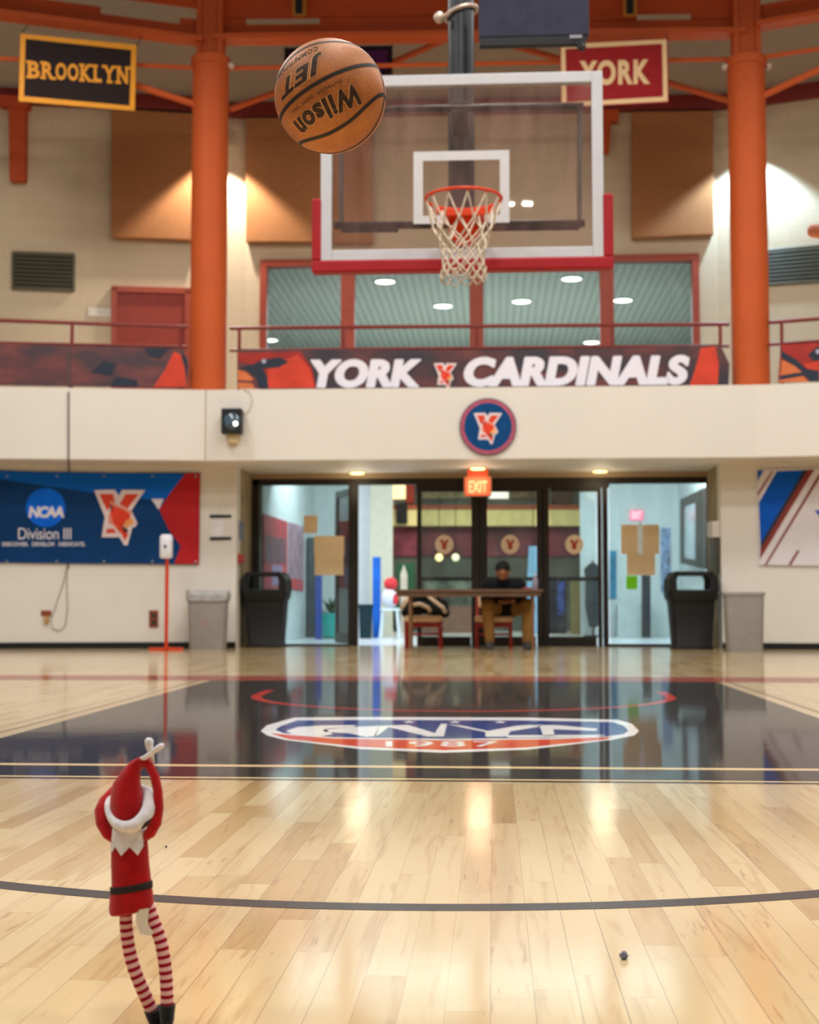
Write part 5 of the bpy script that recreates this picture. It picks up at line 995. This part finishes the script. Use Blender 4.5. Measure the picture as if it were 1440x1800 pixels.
mb = MB(); mb.loft([hatring(225, 1424, 30, 31, 0, 22), hatring(224, 1412, 30, 30, 0, 16), hatring(223, 1395, 28.5, 27, 0, 8), hatring(223, 1375, 24, 21, 0, 2), hatring(231, 1355, 16.5, 14, 0, 0), hatring(237, 1342, 12, 11, 0, 0), hatring(243, 1335, 8, 8, 0, 0), hatring(247, 1332, 3, 3, 0, 0)]); hat = mb.build('hat', redf, elf, smooth=180)
def etube(name, pts, rad, m, n=16, along=False, par=None): mb = MB(); mb.tube([E(*p) for p in pts], [r * PM for r in rad], n); return mb.build(name, m, par or elf, smooth=180, along=along)
ra = etube('arm', [(250, 1474, 0), (264, 1464, -.004), (274, 1446, -.006), (278.5, 1420, -.006), (277.5, 1390, -.004), (272, 1364, 0), (263, 1347, .002), (252, 1338, .002), (244, 1334, .002)], [8, 10, 10.5, 9.5, 8.5, 8.5, 8, 7.5, 6], redf)
etube('mitten', [(246, 1335, 0), (254, 1332, -.002), (266, 1324, -.004), (276, 1316, -.005), (284, 1311, -.006), (288, 1309, -.006)], [3.5, 4.2, 4.5, 5, 5, 2.5], whitef, par=ra)
la = etube('arm', [(204, 1476, 0), (191, 1466, 0), (181, 1447, .004), (178, 1426, .010), (184, 1410, .022), (198, 1394, .034), (216, 1374, .040), (236, 1352, .036), (252, 1343, .026), (264, 1338, .016)], [9, 11, 12.5, 12.5, 11.5, 10, 9, 8, 7, 5], redf)
etube('mitten', [(270, 1344, .012), (268, 1334, .010), (265, 1322, .006), (262.5, 1310, .002), (262, 1302, 0), (262, 1297, 0)], [2.5, 3.5, 5, 7, 8, 4], whitef, par=la)
def stripe():
    m = bpy.data.materials.new('red_white_knit'); m.use_nodes = True; nt = m.node_tree; b = nt.nodes['Principled BSDF']; a = nt.nodes.new('ShaderNodeAttribute'); a.attribute_name = 'along'
    d = nt.nodes.new('ShaderNodeMath'); d.operation = 'DIVIDE'; d.inputs[1].default_value = 13.6 * PM; nt.links.new(a.outputs['Fac'], d.inputs[0]); f = nt.nodes.new('ShaderNodeMath'); f.operation = 'FRACT'; nt.links.new(d.outputs[0], f.inputs[0])
    r = nt.nodes.new('ShaderNodeValToRGB'); nt.links.new(f.outputs[0], r.inputs['Fac']); r.color_ramp.interpolation = 'EASE'; E0 = r.color_ramp.elements; E0[0].position = 0; E0[0].color = rgb(222, 176, 170); E0[1].position = .46; E0[1].color = rgb(222, 176, 170); e = E0.new(.54); e.color = rgb(150, 14, 40); e = E0.new(.94); e.color = rgb(150, 14, 40); e = E0.new(1.0); e.color = rgb(222, 176, 170)
    nt.links.new(r.outputs[0], b.inputs['Base Color']); b.inputs['Roughness'].default_value = .95; b.inputs['Specular IOR Level'].default_value = .1; return m
knit = stripe()
def dens(pts, k=6): # smooth a polyline
    o = []
    for i in range(len(pts) - 1):
        p0, p1, p2, p3 = [Vector(pts[max(0, min(len(pts) - 1, j))]) for j in (i - 1, i, i + 1, i + 2)]
        for s in range(k):
            t = s / k; o.append(.5 * ((2 * p1) + (p2 - p0) * t + (2 * p0 - 5 * p1 + 4 * p2 - p3) * t * t + (3 * p1 - p0 - 3 * p2 + p3) * t ** 3))
    o.append(Vector(pts[-1])); return o
for pts, bt in (([(221, 1596, 0), (222, 1630, 0), (227, 1668, 0), (237, 1706, 0), (253, 1745, .004), (267, 1776, .008)], [(268, 1774, .008), (271, 1786, .010), (275, 1797, .012), (281, 1803, .026), (288, 1805, .045)]), ([(260, 1592, 0), (271, 1622, 0), (283, 1656, 0), (290, 1696, 0), (293, 1735, 0), (294, 1770, 0)], [(294, 1766, 0), (294, 1778, 0), (294, 1792, .001), (292, 1800, .012), (289, 1804, .03)])):
    d3 = dens(pts, 12); mb = MB(); mb.tube([E(*p) for p in d3], [11.2 * PM] * len(d3), 18); lg = mb.build('leg', knit, elf, smooth=180, along=True)
    mb = MB(); P = [E(*p) for p in dens(bt, 4)]; P = [Vector((p.x, p.y, max(p.z, 9.5 * PM))) for p in P]; mb.tube(P, [(15 - 4.5 * min(1, i / (len(P) - 1) * 1.3)) * PM for i in range(len(P))], 16); mb.build('boot', blackf, lg, smooth=60)
mb = MB()
mb.loft([[E(x, y, o) for x, y in q] for q, o in (((( 240, 1600), (262, 1596), (260, 1622), (239, 1622)), -.016), ((( 240, 1600), (262, 1596), (260, 1622), (239, 1622)), -.015))]); mb.loft([[E(x, y, o) for x, y in ((240, 1622), (256, 1622), (270, 1638), (266, 1645), (246, 1642))] for o in (-.017, -.016)]); mb.build('care_tag', mat('white_satin_tag', (226, 214, 198), .5), elf)
# ------------------------------------------------------------------ hand at the right edge
HYD = 1.62; hp = lambda x, y, o=0.0: at(x, y, HYD + o); skin = mat('warm_skin', (206, 126, 98), .5, var=.08, scale=40)
def blob(name, tubes, balls, m, vox, parent=None):
    mb = MB()
    for pts, rad in tubes: mb.tube(pts, rad, 14)
    for pts, rad in tubes:
        mb.ball(pts[0], rad[0] if isinstance(rad, list) else rad, 14, 9); mb.ball(pts[-1], rad[-1] if isinstance(rad, list) else rad, 14, 9)
    for c, r, sc in balls: mb.ball(c, r, 20, 14, sc)
    return mb.build(name, m, parent, smooth=180, remesh=vox)
h = thing('hand', 'fingertip of a hand reaching in at the right edge of the picture', 'hand', hp(1560, 440))
q = 1 / 1512.0
tubes = [([hp(1431, 406), hp(1462, 409, -.002), hp(1500, 416, -.002), hp(1548, 428)], [.0085, .0088, .0095, .0105]), ([hp(1470, 432, .012), hp(1500, 428, .020), hp(1545, 436, .020)], [.008, .0092, .0105]), ([hp(1482, 460, .02), hp(1508, 452, .034), hp(1550, 454, .036)], [.0078, .0088, .0098]), ([hp(1500, 480, .02), hp(1522, 474, .042), hp(1556, 472, .046)], [.0066, .0076, .0086]),
    ([hp(1500, 372, -.03), hp(1528, 384, -.034), hp(1566, 412, -.026), hp(1605, 440, -.006)], [.0095, .0105, .013, .016]), ([hp(1548, 430), hp(1620, 446, .012)], [.014, .02]), ([hp(1546, 438, .02), hp(1620, 452, .02)], [.013, .02]), ([hp(1550, 456, .036), hp(1620, 460, .026)], [.012, .02]), ([hp(1556, 472, .046), hp(1620, 466, .03)], [.011, .018]), ([hp(1620, 454, .018), hp(1680, 462, .02), hp(1900, 500, .02), hp(2150, 545, .02)], [.026, .025, .033, .04])]
blob('palm_and_fingers', tubes, [], skin, .0028, h)
# ------------------------------------------------------------------ table, chairs, person, jacket
wd = mat('brown_laminate', (104, 78, 60), .45, var=.1, scale=6); redw = mat('red_brown_chair_wood', (150, 36, 22), .4, var=.12); seatc = mat('peach_cream_upholstery', (228, 190, 146), .75, var=.05)
TY0, TY1 = 16.50, 16.98; tx0, tx1 = at(692, 1042, TY0).x, at(955, 1042, TY0).x; tz = at(820, 1036, TY0).z; tb_ = thing('folding_table', 'long brown folding table in front of the doors', 'table', ((tx0 + tx1) / 2, 16.8, 0))
mb = MB(); mb.box((tx0, TY0, tz - .03), (tx1, TY1, tz)); mb.box((tx0 + .03, TY0 + .02, tz - .085), (tx1 - .03, TY0 + .04, tz - .03)); mb.build('tabletop', wd, tb_, bevel=.004)
for x in (tx0 + .19, tx1 - .12):
    for y in (TY0 + .08, TY1 - .08): mb = MB(); mb.cyl((x, y, 0), (x, y, tz - .02), .018, n=10); mb.build('leg', mat('tan_table_leg', (128, 92, 66), .45), tb_)
bt = thing('water_bottle', 'clear bottle at the right end of the brown table', 'bottle', at(941, 1036, 16.8)); p = at(941, 1036, 16.8); p.z = tz
mb = MB(); mb.tube([p + Vector((0, 0, z)) for z in (.0, .01, .12, .15, .175)], [.028, .032, .032, .014, .013], 16); mb.build('body', mat('pale_clear_plastic', (150, 140, 150), .2), bt, smooth=40)
mb = MB(); mb.cyl(p + Vector((0, 0, .175)), p + Vector((0, 0, .195)), .015, n=12); mb.build('cap', whitep, bt)
p = at(928, 1034, 16.7); mb = MB(); mb.box((p.x - .06, 16.64, tz), (p.x + .05, 16.76, tz + .025)); tag(mb.build('notebook', mat('red_cover', (150, 50, 44), .5), bevel=.003), 'small red notebook lying on the brown table', 'notebook')
def chair(px, Y, label, w=.46):
    x = at(px, 1090, Y).x; t = thing('chair', label, 'chair', (x, Y, 0), 'wooden chairs behind the table'); d = .44; sz = .40
    mb = MB(); mb.loft([rrect(x, Y, z, w * k, d * k, .05) for z, k in ((sz - .075, .98), (sz - .06, 1.02), (sz - .02, 1.02), (sz, .93))]); mb.build('seat', seatc, t, smooth=50)
    mb = MB(); mb.box((x - w / 2, Y - d / 2, sz - .14), (x + w / 2, Y + d / 2, sz - .076)); mb.build('apron', redw, t, bevel=.005)
    for sx in (-1, 1):
        mb = MB(); mb.cyl((x + sx * (w / 2 - .02), Y - d / 2 + .025, 0), (x + sx * (w / 2 - .025), Y - d / 2 + .025, sz - .07), .019, .024, 10); mb.build('leg', redw, t)
        mb = MB(); mb.tube([(x + sx * (w / 2 - .02), Y + d / 2 + .03, 0), (x + sx * (w / 2 - .025), Y + d / 2 - .02, sz), (x + sx * (w / 2 - .03), Y + d / 2 + .07, .72)], [.019, .024, .02], 10); mb.build('leg', redw, t)
    mb = MB(); mb.cyl((x - w / 2 + .02, Y - d / 2 + .025, .17), (x + w / 2 - .02, Y - d / 2 + .025, .17), .012, n=8); mb.cyl((x - w / 2 + .02, Y + d / 2, .17), (x + w / 2 - .02, Y + d / 2, .17), .012, n=8); mb.build('stretcher', redw, t)
    mb = MB(); M = Matrix.Translation((x, Y + d / 2 + .03, .60)) @ Matrix.Rotation(-.18, 4, 'X'); mb.box((-w / 2 + .03, -.018, -.10), (w / 2 - .03, .018, .12), M); mb.build('backrest', seatc, t, bevel=.01)
    return x
c1 = chair(745, 17.33, 'red-brown wooden chair with a dark jacket on it behind the table'); c2 = chair(868, 17.33, 'red-brown wooden chair the seated person sits on')
navyc = mat('near_black_cloth', (8, 8, 13), .85, var=.2); creamst = mat('cream_jacket_stripe', (204, 178, 150), .8)
jx, jy = c1, 17.36; J = thing('jacket', 'dark jacket with cream stripes heaped on the left wooden chair', 'jacket', (jx, jy, .40))
blob('cloth', [([(jx - .22, jy + .05, .44), (jx - .12, jy + .12, .60), (jx + .10, jy + .12, .62), (jx + .24, jy, .46)], [.07, .10, .10, .07]), ([(jx - .2, jy - .05, .46), (jx + .02, jy - .08, .50), (jx + .26, jy - .06, .44)], [.06, .08, .07]), ([(jx - .2, jy + .1, .52), (jx + .22, jy + .1, .52)], [.09, .09])], [], navyc, .016, J)
for pts in ([(jx - .27, jy - .09, .49), (jx - .21, jy - .04, .59), (jx - .17, jy + .02, .67)], [(jx - .16, jy - .115, .53), (jx - .04, jy - .155, .545), (jx + .06, jy - .16, .50), (jx + .09, jy - .15, .45)], [(jx + .02, jy + .01, .68), (jx + .08, jy - .05, .62), (jx + .17, jy - .09, .55), (jx + .24, jy - .12, .50), (jx + .28, jy - .12, .43)], [(jx + .08, jy + .03, .69), (jx + .16, jy + .02, .63)]):
    mb = MB(); mb.tube(pts, .026, 10); mb.build('stripe', creamst, J, smooth=180)
# seated person
P_ = lambda x, z, Y: Vector((at(x, 1050, Y).x, Y, z))
pr = thing('person', 'seated person in a black top and tan trousers looking down behind the table', 'person', P_(888, 0, 17.1)); brown = mat('brown_skin', (150, 92, 58), .55, var=.05)
hipL, hipR = P_(876, .49, 17.30), P_(903, .49, 17.30); kL, kR = P_(857, .53, 16.92), P_(929, .53, 16.94); fL, fR = P_(861, .09, 16.86), P_(926, .09, 16.86)
pel, che, nek, hdp = P_(889, .52, 17.30), P_(887, .70, 17.18), P_(885, .83, 17.08), P_(884, .945, 17.0)
shL, shR = P_(858, .775, 17.12), P_(913, .775, 17.12); elL, elR = P_(852, .60, 17.08), P_(919, .60, 17.08); wrL, wrR = P_(882, .575, 16.93), P_(902, .585, 16.92)
body = [([pel, che], [.12, .13]), ([che, nek], [.11, .06]), ([nek, hdp], [.055, .06]), ([shL, elL, wrL], [.05, .042, .028]), ([shR, elR, wrR], [.05, .042, .028]), ([shL, che, shR], [.06, .1, .06]), ([hipL, kL, fL], [.085, .06, .04]), ([hipR, kR, fR], [.085, .06, .04])]
for s, wr_ in ((-1, wrL), (1, wrR)): # hands: palm, four unequal fingers, thumb
    pc = wr_ + Vector((-s * .03, -.05, .0)); body.append(([wr_, pc], [.026, .03]))
    for k, (L, dx) in enumerate(((.066, -.026), (.076, -.009), (.070, .009), (.055, .025))):
        b0 = pc + Vector((dx, -.02, .004)); body.append(([b0, b0 + Vector((-s * .01, -L * .6, -.004)), b0 + Vector((-s * .016, -L * .85, -.03))], [.010, .0092, .008]))
    body.append(([pc + Vector((-s * .028, .0, .008)), pc + Vector((-s * .05, -.03, .018)), pc + Vector((-s * .045, -.055, .02))], [.012, .011, .009]))
tilt = Matrix.Rotation(.55, 4, 'X')
bo = blob('body', body, [(hdp, .092, (.86, 1.02, 1.22)), (hdp + Vector((0, -.098, -.035)), .018, (.8, 1, 1.2)), (hdp + Vector((.082, .0, -.01)), .022, (.4, .8, 1.2)), (hdp + Vector((-.082, .0, -.01)), .022, (.4, .8, 1.2)), (hdp + Vector((0, -.07, -.085)), .035, (1, .8, .8))], brown, .008, pr)
mb = MB(); mb.ball(hdp + Vector((0, .012, .035)), .1, 24, 16, (.93, 1.05, .98)); mb.build('hair', mat('black_hair', (6, 6, 6), .7, bump=.6, bscale=90), pr, smooth=180)
mb = MB()
for s in (-1, 1): mb.ball(hdp + Vector((s * .034, -.087, -.005)), .010, 10, 8, (1.3, .5, .6)); mb.tube([hdp + Vector((s * .018, -.092, .018)), hdp + Vector((s * .05, -.084, .018))], .0045, 6)
mb.build('eye', mat('dark_eye', (30, 22, 18), .3), pr, smooth=180)
mb = MB(); mb.tube([hdp + Vector((-.024, -.088, -.068)), hdp + Vector((0, -.096, -.066)), hdp + Vector((.024, -.088, -.068))], .006, 8); mb.build('mouth', mat('dusky_lip', (120, 60, 48), .5), pr, smooth=180)
blob('sweater', [([pel + Vector((0, 0, -.02)), che], [.15, .155]), ([che, nek + Vector((0, 0, -.02))], [.14, .08]), ([shL, elL, wrL + (elL - wrL) * .22], [.075, .06, .042]), ([shR, elR, wrR + (elR - wrR) * .22], [.075, .06, .042]), ([shL, che + Vector((0, 0, .03)), shR], [.085, .13, .085])], [], navyc, .011, pr)
tanp = mat('tan_trouser_cloth', (140, 100, 46), .85, var=.1)
blob('trousers', [([hipL, kL], [.105, .085]), ([kL, fL + Vector((0, 0, .01))], [.082, .058]), ([hipR, kR], [.105, .085]), ([kR, fR + Vector((0, 0, .01))], [.082, .058]), ([hipL, hipR], [.11, .11])], [], tanp, .011, pr)
for f in (fL, fR): mb = MB(); g = Vector((f.x, f.y, 0)); mb.loft([[(g.x + rx_ * math.cos(t), g.y - .06 + ry_ * math.sin(t) - sh, z) for t in [2 * math.pi * i / 20 for i in range(20)]] for rx_, ry_, z, sh in ((.045, .135, .003, 0), (.05, .142, .015, 0), (.048, .135, .04, 0), (.042, .09, .075, -.04), (.036, .05, .10, -.06))]); mb.build('shoe', mat('grey_black_shoe', (60, 56, 56), .6), pr, smooth=50)
# ------------------------------------------------------------------ bits on the floor
def lint(px, py, r, m, label, cat, nm):
    c = fl(px, py); mb = MB(); rg = random.Random(int(px)); mb.ball((c.x, c.y, r * .7), r * .75, 14, 10)
    mb.v = [tuple(Vector((c.x, c.y, r * .7)) + (Vector(v) - Vector((c.x, c.y, r * .7))) * rg.uniform(.75, 1.25)) for v in mb.v]; mb.v = [(x, y, max(.0005, z)) for x, y, z in mb.v]
    for i in range(26): d = Vector((rg.gauss(0, 1), rg.gauss(0, 1), abs(rg.gauss(0, .6)))).normalized(); p = Vector((c.x, c.y, r * .6)); mb.tube([p, p + d * r * .9, p + d * r * 1.25 + Vector((rg.uniform(-.3, .3) * r, 0, 0))], [r * .06, r * .04, r * .015], 4)
    tag(mb.build(nm, m, smooth=60), label, cat)
lint(1097, 1686, .0078, mat('blue_grey_lint', (128, 128, 140), .95, var=.2, scale=300), 'blue-grey lint ball on the floor inside the dark arc', 'lint', 'lint_ball')
lint(292, 1490, .0028, mat('dark_lint', (70, 66, 62), .95), 'tiny dark speck of lint on the floor right of the elf doll', 'lint', 'lint_speck')
